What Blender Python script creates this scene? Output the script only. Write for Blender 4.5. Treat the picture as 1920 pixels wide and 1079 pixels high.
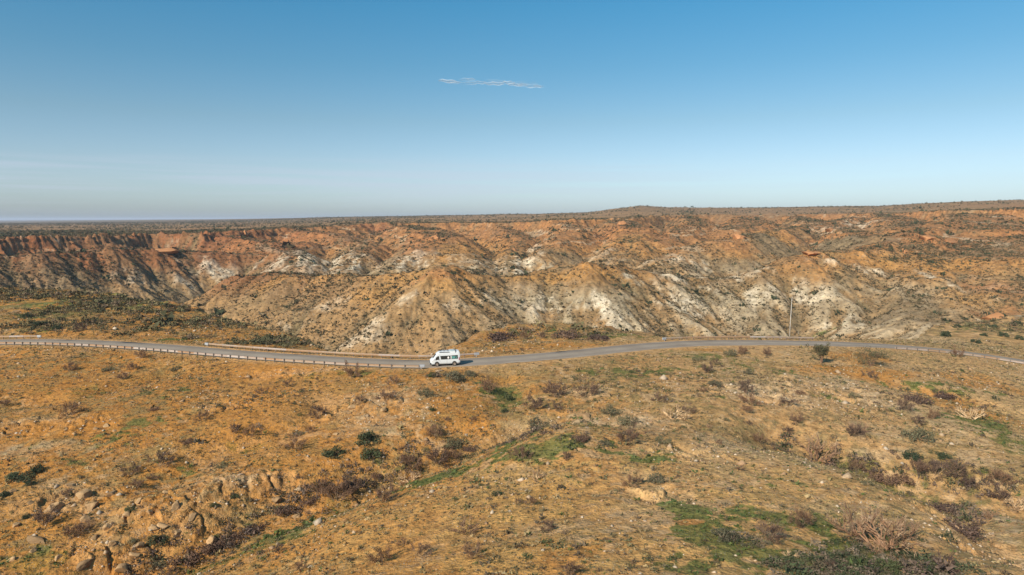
import bpy, math, random
import numpy as np
from mathutils import Vector, Matrix

R = math.radians
for o in list(bpy.data.objects):
    bpy.data.objects.remove(o)
scene = bpy.context.scene
COL = scene.collection
rng = np.random.default_rng(7)
random.seed(7)

# ------------------------------------------------------------------ camera
CZ = 64.0                      # camera height above the datum
PITCH = R(5.7)
FPX = 1280.0                   # focal length in pixels of the 1920 wide photograph
cam_d = bpy.data.cameras.new('camera')
cam_d.lens = 24.0
cam_d.sensor_width = 36.0
cam_d.clip_start = 0.5
cam_d.clip_end = 90000
cam = bpy.data.objects.new('camera', cam_d)
COL.objects.link(cam)
cam.location = (0, 0, CZ)
cam.rotation_euler = (R(90) - PITCH, 0, 0)
scene.camera = cam

# ------------------------------------------------------------------ light
SUN_EL = R(34)
SUN_ROT = math.atan2(-0.64, -0.77)          # sun stands behind the camera, to the left
SUN_DIR = Vector((math.sin(SUN_ROT) * math.cos(SUN_EL), math.cos(SUN_ROT) * math.cos(SUN_EL), math.sin(SUN_EL)))
sd = bpy.data.lights.new('sun', 'SUN')
sd.energy = 5.0
sd.angle = R(0.5)
sd.color = (1.0, 0.92, 0.80)
sun = bpy.data.objects.new('sun', sd)
COL.objects.link(sun)
sun.rotation_euler = SUN_DIR.to_track_quat('Z', 'Y').to_euler()
sun.location = (-60, -60, 200)

world = bpy.data.worlds.new('World')
scene.world = world
world.use_nodes = True
wn, wl = world.node_tree.nodes, world.node_tree.links
wn.clear()
w_out = wn.new('ShaderNodeOutputWorld')
w_bg = wn.new('ShaderNodeBackground')
w_sky = wn.new('ShaderNodeTexSky')
w_sky.sky_type = 'NISHITA'
w_sky.sun_disc = False
w_sky.sun_elevation = SUN_EL
w_sky.sun_rotation = SUN_ROT
w_sky.altitude = 100
w_sky.air_density = 1.0
w_sky.dust_density = 1.0
w_sky.ozone_density = 1.6
w_bg.inputs['Strength'].default_value = 0.106
# thin high cirrus veil low over the horizon, laid out by direction in the sky
tc = wn.new('ShaderNodeTexCoord')
mp = wn.new('ShaderNodeMapping')
mp.inputs['Scale'].default_value = (1.3, 1.3, 48)
mp.inputs['Location'].default_value = (3.2, 0.4, 0.0)
nz = wn.new('ShaderNodeTexNoise')
nz.inputs['Scale'].default_value = 2.2
nz.inputs['Detail'].default_value = 5
nz.inputs['Roughness'].default_value = 0.5
sep = wn.new('ShaderNodeSeparateXYZ')
wl.new(tc.outputs['Generated'], mp.inputs['Vector'])
wl.new(mp.outputs['Vector'], nz.inputs['Vector'])
wl.new(tc.outputs['Generated'], sep.inputs['Vector'])
def wmap(src, a, b, c, d):
    n = wn.new('ShaderNodeMapRange'); n.interpolation_type = 'SMOOTHSTEP'
    n.inputs[1].default_value = a; n.inputs[2].default_value = b
    n.inputs[3].default_value = c; n.inputs[4].default_value = d
    wl.new(src, n.inputs[0]); return n.outputs[0]
def wmul(a, b):
    n = wn.new('ShaderNodeMath'); n.operation = 'MULTIPLY'
    wl.new(a, n.inputs[0])
    if isinstance(b, float): n.inputs[1].default_value = b
    else: wl.new(b, n.inputs[1])
    return n.outputs[0]
veil = wmul(wmul(wmap(nz.outputs['Fac'], 0.40, 0.62, 0.0, 1.0), wmap(sep.outputs['Z'], 0.055, 0.098, 1.0, 0.0)),
            wmap(sep.outputs['X'], -0.2, 0.45, 1.0, 0.15))
veil = wmul(wmul(veil, 0.42), wmap(sep.outputs['Z'], 0.012, 0.045, 0.15, 1.0))
# colour of the air by height above the horizon
grad = wn.new('ShaderNodeValToRGB')
cr_ = grad.color_ramp
cr_.elements[0].position = 0.0; cr_.elements[0].color = (.92, 1.08, 1.42, 1)
cr_.elements[1].position = 1.0; cr_.elements[1].color = (0.45, 0.90, 1.05, 1)
for p_, c_ in ((.026, (.90, 1.07, 1.38)), (.075, (.86, .98, 1.15)), (.137, (.71, .89, .95)), (.21, (.50, .87, .96)), (.29, (.345, .89, 1.03)), (.5, (.40, .90, 1.02))):
    e = cr_.elements.new(p_); e.color = (*c_, 1)
wl.new(sep.outputs['Z'], grad.inputs['Fac'])
mul = wn.new('ShaderNodeMix'); mul.data_type = 'RGBA'; mul.blend_type = 'MULTIPLY'
mul.inputs[0].default_value = 1.0
wl.new(w_sky.outputs['Color'], mul.inputs[6]); wl.new(grad.outputs['Color'], mul.inputs[7])
mix = wn.new('ShaderNodeMix'); mix.data_type = 'RGBA'
wl.new(veil, mix.inputs[0])
wl.new(mul.outputs[2], mix.inputs[6])
mix.inputs[7].default_value = (4.9, 5.5, 6.6, 1)
wl.new(mix.outputs[2], w_bg.inputs['Color'])
wl.new(w_bg.outputs[0], w_out.inputs['Surface'])

scene.view_settings.view_transform = 'Standard'
scene.view_settings.look = 'None'
scene.view_settings.gamma = 1
scene.view_settings.use_curve_mapping = False
scene.view_settings.exposure = 0.16
try:
    scene.cycles.volume_step_rate = 4
    scene.cycles.max_bounces = 6
    scene.cycles.transparent_max_bounces = 16
except Exception:
    pass

# ------------------------------------------------------------------ geometry of the view
CT, ST = math.cos(PITCH), math.sin(PITCH)
def ray(px, py):
    u = (px - 960) / FPX; v = -(py - 539.5) / FPX
    return (u, CT + v * ST, -ST + v * CT)
def P(px, py, d):               # world point at forward distance d on that line of sight
    a = ray(px, py); k = d / a[1]
    return (a[0] * k, d, CZ + a[2] * k)
def Pz(px, py, z):              # world point at height z (relative to the camera)
    a = ray(px, py); k = z / a[2]
    return (a[0] * k, a[1] * k, CZ + z)
def proj(x, y, z):
    h = z - CZ
    w = y * CT - h * ST
    return 960 + FPX * x / w, 539.5 - FPX * (y * ST + h * CT) / w

# ------------------------------------------------------------------ noise
def hsh(ix, iy, s):
    h = (ix.astype(np.int64) * 374761393 + iy.astype(np.int64) * 668265263 + s * 1442695041) & 0xffffffff
    h = ((h ^ (h >> 13)) * 1274126177) & 0xffffffff
    h = ((h ^ (h >> 16)) * 2246822519) & 0xffffffff
    return ((h ^ (h >> 15)) & 0xffffff).astype(np.float32) / 16777215.0
def vnoise(x, y, s=0):
    ix, iy = np.floor(x), np.floor(y)
    fx, fy = (x - ix).astype(np.float32), (y - iy).astype(np.float32)
    fx = fx * fx * fx * (fx * (fx * 6 - 15) + 10); fy = fy * fy * fy * (fy * (fy * 6 - 15) + 10)
    a = hsh(ix, iy, s); b = hsh(ix + 1, iy, s); c = hsh(ix, iy + 1, s); d = hsh(ix + 1, iy + 1, s)
    return (a + (b - a) * fx + (c - a) * fy + (a - b - c + d) * fx * fy) * 2 - 1
def fbm(x, y, scale, oct=4, s=0, rough=0.5):
    r = 0; a = 1.0; t = 0; c, sn = 0.8, 0.6
    x = x / scale; y = y / scale
    for k in range(oct):
        r = r + a * vnoise(x, y, s + k * 17); t += a; a *= rough
        x, y = (x * c - y * sn) * 2.03 + 5.1, (x * sn + y * c) * 2.03 + 1.7
    return r / t
def worley(x, y, scale, s=0):
    x = x / scale; y = y / scale
    ix, iy = np.floor(x), np.floor(y)
    f1 = np.full(x.shape, 9.0, np.float32); f2 = f1.copy(); cid = np.zeros(x.shape, np.float32)
    for i in (-1, 0, 1):
        for j in (-1, 0, 1):
            cx, cy = ix + i, iy + j
            d = np.hypot(cx + hsh(cx, cy, s) - x, cy + hsh(cx, cy, s + 5) - y).astype(np.float32)
            m = d < f1
            f2 = np.where(m, f1, np.minimum(f2, d)); cid = np.where(m, hsh(cx, cy, s + 9), cid); f1 = np.where(m, d, f1)
    return f1, f2, cid
def gully(x, y, gx, gy, scale, s):
    """stripes that run down the slope: returns height and its gradient"""
    g = np.hypot(gx, gy) + 1e-6
    dx, dy = -gy / g, gx / g
    px, py = x / scale, y / scale
    ix, iy = np.floor(px), np.floor(py)
    H = 0; DX = 0; DY = 0; W = 0
    for i in (-1, 0, 1, 2):
        for j in (-1, 0, 1, 2):
            cx, cy = ix + i, iy + j
            vx = px - (cx + hsh(cx, cy, s) - 0.5); vy = py - (cy + hsh(cx, cy, s + 3) - 0.5)
            w = np.exp(-(vx * vx + vy * vy) * 3.2)
            ph = (vx * dx + vy * dy) * 5.2
            H = H + w * np.cos(ph); sn = -np.sin(ph) * w
            DX = DX + sn * dx; DY = DY + sn * dy; W = W + w
    return H / W, DX / W * 5.2 / scale, DY / W * 5.2 / scale
def sst(a, b, v):
    t = np.clip((v - a) / (b - a), 0, 1); return t * t * (3 - 2 * t)
def smax(a, b, k):
    h = np.clip(0.5 + 0.5 * (a - b) / k, 0, 1)
    return b + (a - b) * h + k * h * (1 - h)

# ------------------------------------------------------------------ road line
road_ctl = [(-330, 656, -28.2), (-170, 646, -27.2), (-80, 643, -26.5), (0, 641, -25.8), (100, 641.5, -25.5), (200, 645, -25.2), (320, 653, -24.9), (400, 660, -24.7),
            (500, 668, -24.5), (600, 674.5, -24.3), (700, 680, -24.2), (800, 682.5, -24.1), (900, 677.5, -24.1),
            (1000, 670.5, -24.2), (1100, 661, -24.3), (1200, 650.5, -24.4), (1300, 644, -24.7), (1400, 642.5, -25.0),
            (1500, 643.5, -25.6), (1600, 646, -26.3), (1700, 651.5, -27.4), (1800, 661, -28.6), (1900, 675.5, -29.8),
            (2010, 694, -31.0), (2120, 716, -32.0), (2260, 748, -33.0)]
rc = np.array([Pz(*c) for c in road_ctl])
def catmull(pts, n=24):
    out = []
    p = np.vstack([2 * pts[0] - pts[1], pts, 2 * pts[-1] - pts[-2]])
    for i in range(1, len(p) - 2):
        for k in range(n):
            t = k / n
            out.append(0.5 * ((2 * p[i]) + (-p[i - 1] + p[i + 1]) * t + (2 * p[i - 1] - 5 * p[i] + 4 * p[i + 1] - p[i + 2]) * t * t + (-p[i - 1] + 3 * p[i] - 3 * p[i + 1] + p[i + 2]) * t ** 3))
    out.append(p[-2]); return np.array(out)
rl = catmull(rc)
def resample(pl, step):
    s = np.r_[0, np.cumsum(np.linalg.norm(np.diff(pl[:, :2], axis=0), axis=1))]
    q = np.arange(0, s[-1], step)
    return np.stack([np.interp(q, s, pl[:, k]) for k in range(3)], 1)
rl = resample(rl, 1.0)
for k in range(3):               # ease the bends
    for _ in range(6 if k < 2 else 20):
        rl[1:-1, k] = 0.25 * rl[:-2, k] + 0.5 * rl[1:-1, k] + 0.25 * rl[2:, k]
rtan = np.gradient(rl[:, :2], axis=0); rtan /= np.linalg.norm(rtan, axis=1)[:, None]
rnor = np.stack([-rtan[:, 1], rtan[:, 0]], 1)          # points away from the camera (road runs to +x)
HALF = 3.15
def road_pt(s, off, dz=0.0):     # s in metres along, off>0 is the far side
    i = min(max(s, 0), len(rl) - 1.001); k = int(i); f = i - k
    p = rl[k] * (1 - f) + rl[k + 1] * f; n = rnor[k] * (1 - f) + rnor[k + 1] * f
    return Vector((p[0] + n[0] * off, p[1] + n[1] * off, p[2] + dz))
rpx = np.array([proj(*p)[0] for p in rl])
def s_at(px, off=0.0):
    v = np.array([proj(*road_pt(i, off))[0] for i in range(len(rl))])
    return float(np.interp(px, v, np.arange(len(rl))))

# ------------------------------------------------------------------ terrain controls
edge = [(-420, 545, 228), (-200, 538, 216), (0, 540, 205), (100, 545, 200), (200, 555, 192), (300, 569, 182), (350, 579, 176), (430, 602, 163), (520, 627, 150),
        (620, 655, 133), (700, 668, 126), (780, 668, 126), (840, 655, 132), (880, 640, 138), (950, 616, 149), (1050, 608, 155), (1150, 622, 148),
        (1230, 632, 143.5), (1350, 632.5, 145), (1500, 634, 149), (1600, 638, 153), (1660, 641, 157), (1715, 637, 166), (1745, 613, 192),
        (1800, 605, 205), (1900, 601, 212), (2050, 598, 220), (2400, 600, 240)]
near = [(0, 700, -26.6), (160, 690, -26.0), (330, 700, -25.8), (550, 720, -25.6), (700, 715, -25.2), (850, 715, -24.9), (1000, 705, -24.8), (1150, 690, -24.7), (1300, 680, -24.8),
        (1450, 680, -25.4), (1600, 690, -26.4), (1750, 705, -27.8), (1900, 725, -29.3),
        (0, 800, -28.0), (0, 950, -29.8), (0, 1079, -31.0), (200, 900, -29.2), (300, 1079, -31.0), (250, 800, -27.6), (450, 985, -30.2), (620, 925, -29.2), (850, 858, -27.6),
        (450, 860, -28.2), (600, 790, -26.6),
        (470, 1079, -27.8), (700, 1079, -22.8), (960, 1079, -20.6), (1250, 1079, -20.0), (1500, 1079, -20.6), (1750, 1079, -22.2), (1920, 1079, -22.5), (700, 980, -25.4), (820, 930, -25.0), (1050, 920, -22.9), (1300, 880, -22.8), (1480, 950, -22.4), (1650, 985, -23.2),
        (1000, 810, -26.0), (1000, 860, -24.9), (1200, 810, -24.6), (900, 745, -25.6), (1100, 745, -24.8), (1380, 750, -24.6), (1400, 800, -24.6), (1550, 800, -25.8), (1600, 868, -26.6), (1780, 896, -26.9),
        (1920, 930, -26.4), (1850, 990, -24.2), (1900, 820, -27.6), (1750, 780, -26.8), (1650, 740, -26.2), (1980, 1079, -23.5), (-150, 700, -27.4), (-200, 900, -30), (-200, 1079, -31.5), (2150, 850, -29.5), (2200, 1079, -26), (2200, 720, -32), (-450, 800, -30), (2400, 950, -30)]
C = [P(*e_) for e_ in edge] + [Pz(*n_) for n_ in near] + [tuple(rl[i]) for i in range(0, len(rl), 12)]
C += [P(150, 600, 163), P(0, 595, 168), P(-150, 600, 166), P(300, 622, 153)]
C += [(0, 26, CZ - 17.5), (-30, 26, CZ - 21), (30, 26, CZ - 19), (-60, 36, CZ - 28), (60, 34, CZ - 23)]
C = np.array(C)
def tps(r2): return np.where(r2 > 0, r2 * np.log(np.maximum(r2, 1e-9)), 0)
_x, _y = C[:, 0] / 100, C[:, 1] / 100
K = tps((_x[:, None] - _x) ** 2 + (_y[:, None] - _y) ** 2) + np.eye(len(C)) * 0.0006
Q = np.stack([np.ones_like(_x), _x, _y], 1)
A = np.block([[K, Q], [Q.T, np.zeros((3, 3))]])
wts = np.linalg.solve(A, np.r_[C[:, 2], 0, 0, 0])
def rbf(x, y):
    x = x / 100; y = y / 100
    r = wts[-3] + wts[-2] * x + wts[-1] * y
    for i in range(len(C)):
        r = r + wts[i] * tps((x - _x[i]) ** 2 + (y - _y[i]) ** 2)
    return r

E3 = np.array([P(*e_) for e_ in edge])
E_t = E3[:, 0] / E3[:, 1]; E_d = E3[:, 1]

rim = [(-500, 462, 330), (-200, 455, 400), (0, 449, 440), (150, 446, 480), (300, 441, 540), (380, 438, 530), (450, 434, 580), (600, 427, 640), (700, 420, 680), (850, 419, 700), (980, 418, 680),
       (1040, 414, 610), (1160, 412, 640), (1260, 405, 760), (1330, 403, 800), (1420, 404, 800), (1540, 402, 780), (1640, 401, 740), (1720, 399, 660), (1800, 395, 600), (1900, 394, 560), (2100, 390, 520), (2500, 385, 480)]
ridges = [
    # the long middle spur, left end to the plateau on the right
    ([(345, 592, 300), (400, 560, 318), (470, 522, 330), (520, 513, 328), (620, 517, 318), (700, 519, 308), (770, 512, 296), (830, 502, 290), (880, 516, 296), (930, 522, 304), (1000, 515, 308), (1060, 502, 312), (1100, 494, 312),
      (1150, 499, 314), (1200, 512, 318), (1260, 517, 322), (1330, 523, 324), (1385, 522, 326), (1430, 507, 328), (1500, 482, 334), (1535, 473, 338), (1580, 474, 348), (1640, 464, 365), (1700, 440, 400), (1770, 418, 470), (1820, 402, 560)], 0.60, 2),
    # ribs coming down off it
    ([(830, 502, 290), (800, 540, 277), (740, 600, 262), (690, 650, 250)], 0.52, 0),
    ([(640, 517, 314), (560, 570, 288), (490, 620, 268)], 0.56, 0),
    ([(1060, 502, 312), (1030, 560, 290), (1010, 610, 272)], 0.58, 0),
    ([(1200, 512, 318), (1260, 560, 298), (1330, 620, 270)], 0.6, 0),
    ([(1430, 507, 328), (1440, 550, 308), (1420, 620, 276)], 0.58, 0),
    ([(1600, 472, 350), (1570, 540, 308), (1590, 620, 268)], 0.58, 0),
    ([(1700, 440, 400), (1720, 520, 320), (1750, 600, 262)], 0.45, 8),
    ([(1830, 402, 560), (1850, 430, 430), (1870, 480, 350), (1910, 545, 295), (1960, 590, 262)], 0.42, 16),
    # spurs of the far wall
    ([(-250, 470, 330), (-100, 478, 350), (20, 482, 372), (120, 474, 395), (200, 468, 420), (290, 468, 448), (380, 474, 462), (450, 478, 470), (520, 470, 480), (560, 455, 520)], 0.60, 9),
    ([(420, 440, 560), (500, 455, 500), (560, 480, 450), (570, 500, 425)], 0.58, 5),
    ([(560, 432, 620), (640, 440, 560), (690, 458, 500), (672, 484, 450), (640, 512, 412)], 0.60, 4),
    ([(760, 424, 680), (810, 432, 560), (830, 446, 490), (850, 476, 440), (870, 505, 405)], 0.56, 9),
    ([(830, 446, 490), (780, 470, 450), (735, 505, 408)], 0.6, 2),
    ([(940, 424, 640), (985, 447, 540), (965, 476, 465), (955, 510, 415)], 0.62, 2),
    ([(1060, 418, 600), (1075, 430, 530), (1040, 452, 490), (1010, 480, 450)], 0.6, 3),
    ([(1160, 414, 620), (1190, 428, 540), (1180, 455, 480), (1150, 490, 430)], 0.58, 8),
    ([(1290, 406, 740), (1310, 418, 620), (1270, 436, 540), (1230, 452, 500)], 0.55, 6),
    ([(1205, 508, 392), (1245, 488, 405), (1290, 468, 425), (1340, 452, 440), (1390, 445, 452), (1450, 434, 500), (1520, 422, 580), (1600, 408, 700)], 0.58, 3),
    ([(1480, 404, 780), (1520, 414, 640), (1590, 430, 520), (1630, 446, 450)], 0.55, 6),
    ([(1400, 405, 780), (1410, 418, 640), (1380, 430, 560)], 0.5, 8),
    ([(1660, 402, 720), (1690, 412, 600), (1720, 428, 500)], 0.5, 10),
]
FLOOR = -63.0
far_px = [-600, 0, 300, 600, 800, 1000, 1100, 1150, 1200, 1250, 1300, 1500, 1640, 1720, 1850, 1920, 2500]
far_py = [417, 416.0, 412.6, 408, 405, 402.5, 399, 392, 387.5, 391.5, 392, 389.5, 387.5, 383, 379, 378, 372]
far_d = [7000, 7000, 6000, 3200, 2600, 2000, 1750, 1650, 1600, 1600, 1600, 1500, 1400, 1300, 1250, 1200, 1100]
R3 = np.array([P(*r_) for r_ in rim]); Rt = R3[:, 0] / R3[:, 1]
Ft = (np.array(far_px) - 960) / FPX / CT
F3 = np.array([P(a, b, c) for a, b, c in zip(far_px, far_py, far_d)])

def seg_dist(x, y, pts):
    best = np.full(x.shape, 1e9); zz = np.zeros(x.shape)
    for a, b in zip(pts[:-1], pts[1:]):
        dx, dy = b[0] - a[0], b[1] - a[1]
        t = np.clip(((x - a[0]) * dx + (y - a[1]) * dy) / (dx * dx + dy * dy), 0, 1)
        d = np.hypot(x - a[0] - t * dx, y - a[1] - t * dy)
        m = d < best
        best = np.where(m, d, best); zz = np.where(m, a[2] + (b[2] - a[2]) * t, zz)
    return best, zz

def seg_roof(x, y, pts, flat, sl):
    best = np.full(x.shape, -1e9)
    for a, b in zip(pts[:-1], pts[1:]):
        dx, dy = b[0] - a[0], b[1] - a[1]
        t = np.clip(((x - a[0]) * dx + (y - a[1]) * dy) / (dx * dx + dy * dy), 0, 1)
        d = np.maximum(np.hypot(x - a[0] - t * dx, y - a[1] - t * dy) - flat, 0)
        best = np.maximum(best, a[2] + (b[2] - a[2]) * t - sl * d * d / (d + 4.0))
    return best
def base(t, y):
    """large forms; all heights absolute"""
    x = t * y
    # near bench with the road, falling into the canyon beyond its edge
    ed = np.interp(t, E_t, E_d)
    yy = np.minimum(y, ed + 4)
    n = rbf(t * yy, yy)
    over = np.maximum(0, y - ed + fbm(x, y, 18, 3, 71) * 2.0)
    n = n - 0.62 * over * over / (over + 5.0) - 0.10 * np.maximum(0, over - 60)
    wx = x + fbm(x, y, 70, 4, 11, .6) * 13; wy = y + fbm(x, y, 70, 4, 31, .6) * 13
    # plateau
    ry = np.interp(t, Rt, R3[:, 1]); rz = np.interp(t, Rt, R3[:, 2])
    fy = np.interp(t, Ft, F3[:, 1]); fz = np.interp(t, Ft, F3[:, 2])
    k = sst(0, 1, (y - ry) / (fy - ry))
    pl = rz + (fz - rz) * k + fbm(x, y, 170, 4, 91) * 3.2 * sst(0, 60, y - ry) * (1 - sst(1500, 4000, y)) * sst(-0.6, 0.2, t + 0.3)
    rp = [(a, b, c) for a, b, c in R3]
    dist, zz = seg_dist(wx, wy, rp)
    wall = np.full(x.shape, -1e9)
    inside = y + (wy - y) < np.interp(wx / np.maximum(wy, 1), Rt, R3[:, 1])
    cliff = 5.0 + fbm(x, y, 40, 2, 55) * 4
    for a, b in zip(rp[:-1], rp[1:]):
        dx, dy = b[0] - a[0], b[1] - a[1]
        tt = np.clip(((wx - a[0]) * dx + (wy - a[1]) * dy) / (dx * dx + dy * dy), 0, 1)
        d_ = np.hypot(wx - a[0] - tt * dx, wy - a[1] - tt * dy)
        wall = np.maximum(wall, a[2] + (b[2] - a[2]) * tt - cliff * sst(0, 4, d_) - 0.50 * np.maximum(d_ - 3, 0) + 3.0 * sst(12, 30, d_) - 2.0 * sst(36, 42, d_))
    z = np.where(inside, wall, pl)
    fl = CZ + FLOOR + 0.05 * np.minimum(np.abs(x + 40), 260) + fbm(x, y, 60, 3, 5) * 3
    z = smax(z, fl, 6.0)
    for ri, (pts, sl, _w) in enumerate(ridges):
        w3 = [P(*q) for q in pts]
        rib = _w == 0
        rz_ = seg_roof(x + (wx - x) * 0.2, y + (wy - y) * 0.2, w3, _w + 1.0, sl) - (2.5 if rib else 0) - (1.5 if ri == 1 else 0)
        z = smax(z, rz_, 7.0 if rib else 2.5)
    z = np.where(y < ed, n, smax(z, n, 1.5))
    return z

# ------------------------------------------------------------------ the grid
def geo(a, b, r):
    n = int(math.ceil(math.log(b / a) / r)); return np.geomspace(a, b, n, endpoint=False)
ys = np.concatenate([geo(24, 170, .0030), geo(170, 760, .0023), geo(760, 2600, .006), geo(2600, 60000, .035), [60000.]])
NR = (len(ys) // 3) * 3 + 1
while len(ys) < NR: ys = np.append(ys, ys[-1] * 1.05)
if len(ys) > NR: ys = ys[:NR]
ts = np.arange(-1.14, 1.14, 0.00185)
NC = (len(ts) // 4) * 4 + 1
ts = ts[:NC] if len(ts) >= NC else np.append(ts, ts[-1] + 0.00185)
NC = len(ts)
cy_, ct_ = ys[::3], ts[::4]
TT, YY = np.meshgrid(ct_, cy_)
ZB = base(TT, YY)
def up(a, f, axis):
    a = np.moveaxis(a, axis, 0)
    p = np.concatenate([2 * a[:1] - a[1:2], a, 2 * a[-1:] - a[-2:-1]])
    out = np.empty(((a.shape[0] - 1) * f + 1,) + a.shape[1:])
    for k in range(f):
        t = k / f
        p0, p1, p2, p3 = p[:-3], p[1:-2], p[2:-1], p[3:]
        out[k::f][:len(p0)] = 0.5 * (2 * p1 + (-p0 + p2) * t + (2 * p0 - 5 * p1 + 4 * p2 - p3) * t * t + (-p0 + 3 * p1 - 3 * p2 + p3) * t ** 3)
    out[-1] = a[-1]
    return np.moveaxis(out, 0, axis)
ZB = up(up(ZB, 3, 0), 4, 1)
T, Y = np.meshgrid(ts, ys)
X = T * Y
ED = np.interp(T, E_t, E_d)
def grads(Z):
    dt = np.gradient(Z, ts, axis=1); dy = np.gradient(Z, ys, axis=0)
    return dt / Y, dy - T / Y * dt
gx, gy = grads(ZB)
SL = np.hypot(gx, gy)
print('grid', T.shape)

nearm = 1 - sst(-2, 6, Y - ED)           # 1 on the near bench
Z = ZB.copy()
GUL = np.zeros_like(Z)
m0, m1 = np.searchsorted(ys, 120), np.searchsorted(ys, 1500)
sl_ = (slice(m0, m1), slice(None))
x_, y_ = X[sl_].astype(np.float32), Y[sl_].astype(np.float32)
hx, hy = gx[sl_].astype(np.float32), gy[sl_].astype(np.float32)
acc = 0; col_acc = 0
wxx = x_ + fbm(x_, y_, 25, 2, 3) * 4; wyy = y_ + fbm(x_, y_, 25, 2, 4) * 4
sm = np.clip(SL[sl_] * 1.9, 0, 1); ampl = 1 + .7 * sst(-.30, -.5, T[sl_]) * sst(290, 340, Y[sl_]); ampl = ampl * 1.05
for (sc, am, sd_) in ((30, 1.5, 1), (13, 0.75, 2), (6, 0.42, 3), (2.6, 0.22, 4)):
    h, ddx, ddy = gully(wxx, wyy, hx, hy, sc, sd_)
    am = am * ampl
    acc = acc + h * am * sm; col_acc = col_acc + h * {30: .5, 13: .35, 6: .25, 2.6: .15}[sc]
    hx = hx + ddx * am * sm * 0.8; hy = hy + ddy * am * sm * 0.8
far_m = (1 - nearm[sl_])
Z[sl_] += acc * far_m * (1 - sst(900, 1500, y_))
GUL[sl_] = col_acc
# rock ledges on the upper walls
zz_ = Z[sl_] - CZ + fbm(x_, y_, 35, 3, 8) * 3
led = far_m * sst(-26, -14, zz_) * sst(0.12, 0.35, SL[sl_])
ph = zz_ / 4.2
Z[sl_] += led * 0.9 * np.sin(2 * np.pi * ph) * (0.5 + 0.5 * vnoise(x_ / 14, y_ / 14, 77))
f1, f2, cid = worley(x_, y_, 3.4, 6)
Z[sl_] += led * (cid - 0.5) * 1.5 * sst(-0.1, 0.5, fbm(x_, y_, 22, 2, 66))
# small roughness everywhere
Z += fbm(X, Y, 3.5, 3, 12) * 0.22 * (1 - sst(300, 1500, Y)) + fbm(X, Y, 14, 3, 13) * 0.45
b1 = np.searchsorted(ys, 175)
xn, yn = X[:b1], Y[:b1]
Z[:b1] += (fbm(xn, yn, 0.9, 3, 14, 0.6) * 0.09) + fbm(xn, yn, 32, 3, 18) * 0.5

# masks in world space around points seen in the picture ------------------------------------------
def hit(px, py):
    a = ray(px, py); t = a[0] / a[1]; m = a[2] / a[1]
    c = int(np.clip(round((t - ts[0]) / (ts[1] - ts[0])), 0, NC - 1))
    v = Z[:, c] - (CZ + m * ys)
    k = np.argmax(v >= 0)
    if v[k] < 0: k = len(ys) - 2
    if k > 0:
        f = v[k - 1] / (v[k - 1] - v[k] + 1e-9); d = ys[k - 1] + (ys[k] - ys[k - 1]) * f
    else: d = ys[0]
    return Vector((t * d, d, CZ + m * d))
def zat(x, y):
    y = max(y, ys[0] + .01); j = int(np.searchsorted(ys, y) - 1); j = min(max(j, 0), len(ys) - 2)
    t = x / y; i = (t - ts[0]) / (ts[1] - ts[0]); i = min(max(i, 0), NC - 1.001); ii = int(i)
    fi = i - ii; fj = (y - ys[j]) / (ys[j + 1] - ys[j])
    return float((Z[j, ii] * (1 - fi) + Z[j, ii + 1] * fi) * (1 - fj) + (Z[j + 1, ii] * (1 - fi) + Z[j + 1, ii + 1] * fi) * fj)
def zat_v(x, y):
    y = np.maximum(y, ys[0] + .01); j = np.clip(np.searchsorted(ys, y) - 1, 0, len(ys) - 2)
    i = np.clip((x / y - ts[0]) / (ts[1] - ts[0]), 0, NC - 1.001); ii = i.astype(int)
    fi = i - ii; fj = (y - ys[j]) / (ys[j + 1] - ys[j])
    return (Z[j, ii] * (1 - fi) + Z[j, ii + 1] * fi) * (1 - fj) + (Z[j + 1, ii] * (1 - fi) + Z[j + 1, ii + 1] * fi) * fj

def blob(cx, cy, rx, ry, soft=0.5, wob=0.35, s=0, nscale=None):
    """elliptical patch on the ground whose outline wobbles; centre and radii given by what the picture shows there"""
    c = hit(cx, cy); a = hit(cx - rx, cy); b = hit(cx + rx, cy); u = hit(cx, cy - ry); d = hit(cx, cy + ry)
    k = c.y / FPX
    wx = max(rx * k, 0.3)
    up_ = min(abs(u.y - c.y), ry * k * 7 + 2); dn = min(abs(d.y - c.y), ry * k * 7 + 2)
    wy = max((up_ + dn) / 2, 0.3)
    cyy = c.y + (up_ - dn) / 2
    r = max(wx, wy) * 2.2
    j0, j1 = np.searchsorted(ys, cyy - r), np.searchsorted(ys, cyy + r)
    j0 = max(j0 - 1, 0); j1 = min(j1 + 1, len(ys))
    x, y = X[j0:j1], Y[j0:j1]
    ns = nscale or max(min(wx, wy) * 0.8, 1.0)
    q = np.hypot((x - c.x) / wx, (y - cyy) / wy) + fbm(x, y, ns, 4, 200 + s, 0.6) * wob
    out = np.zeros_like(Z); out[j0:j1] = 1 - sst(1 - soft, 1 + soft, q)
    return out

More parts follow.
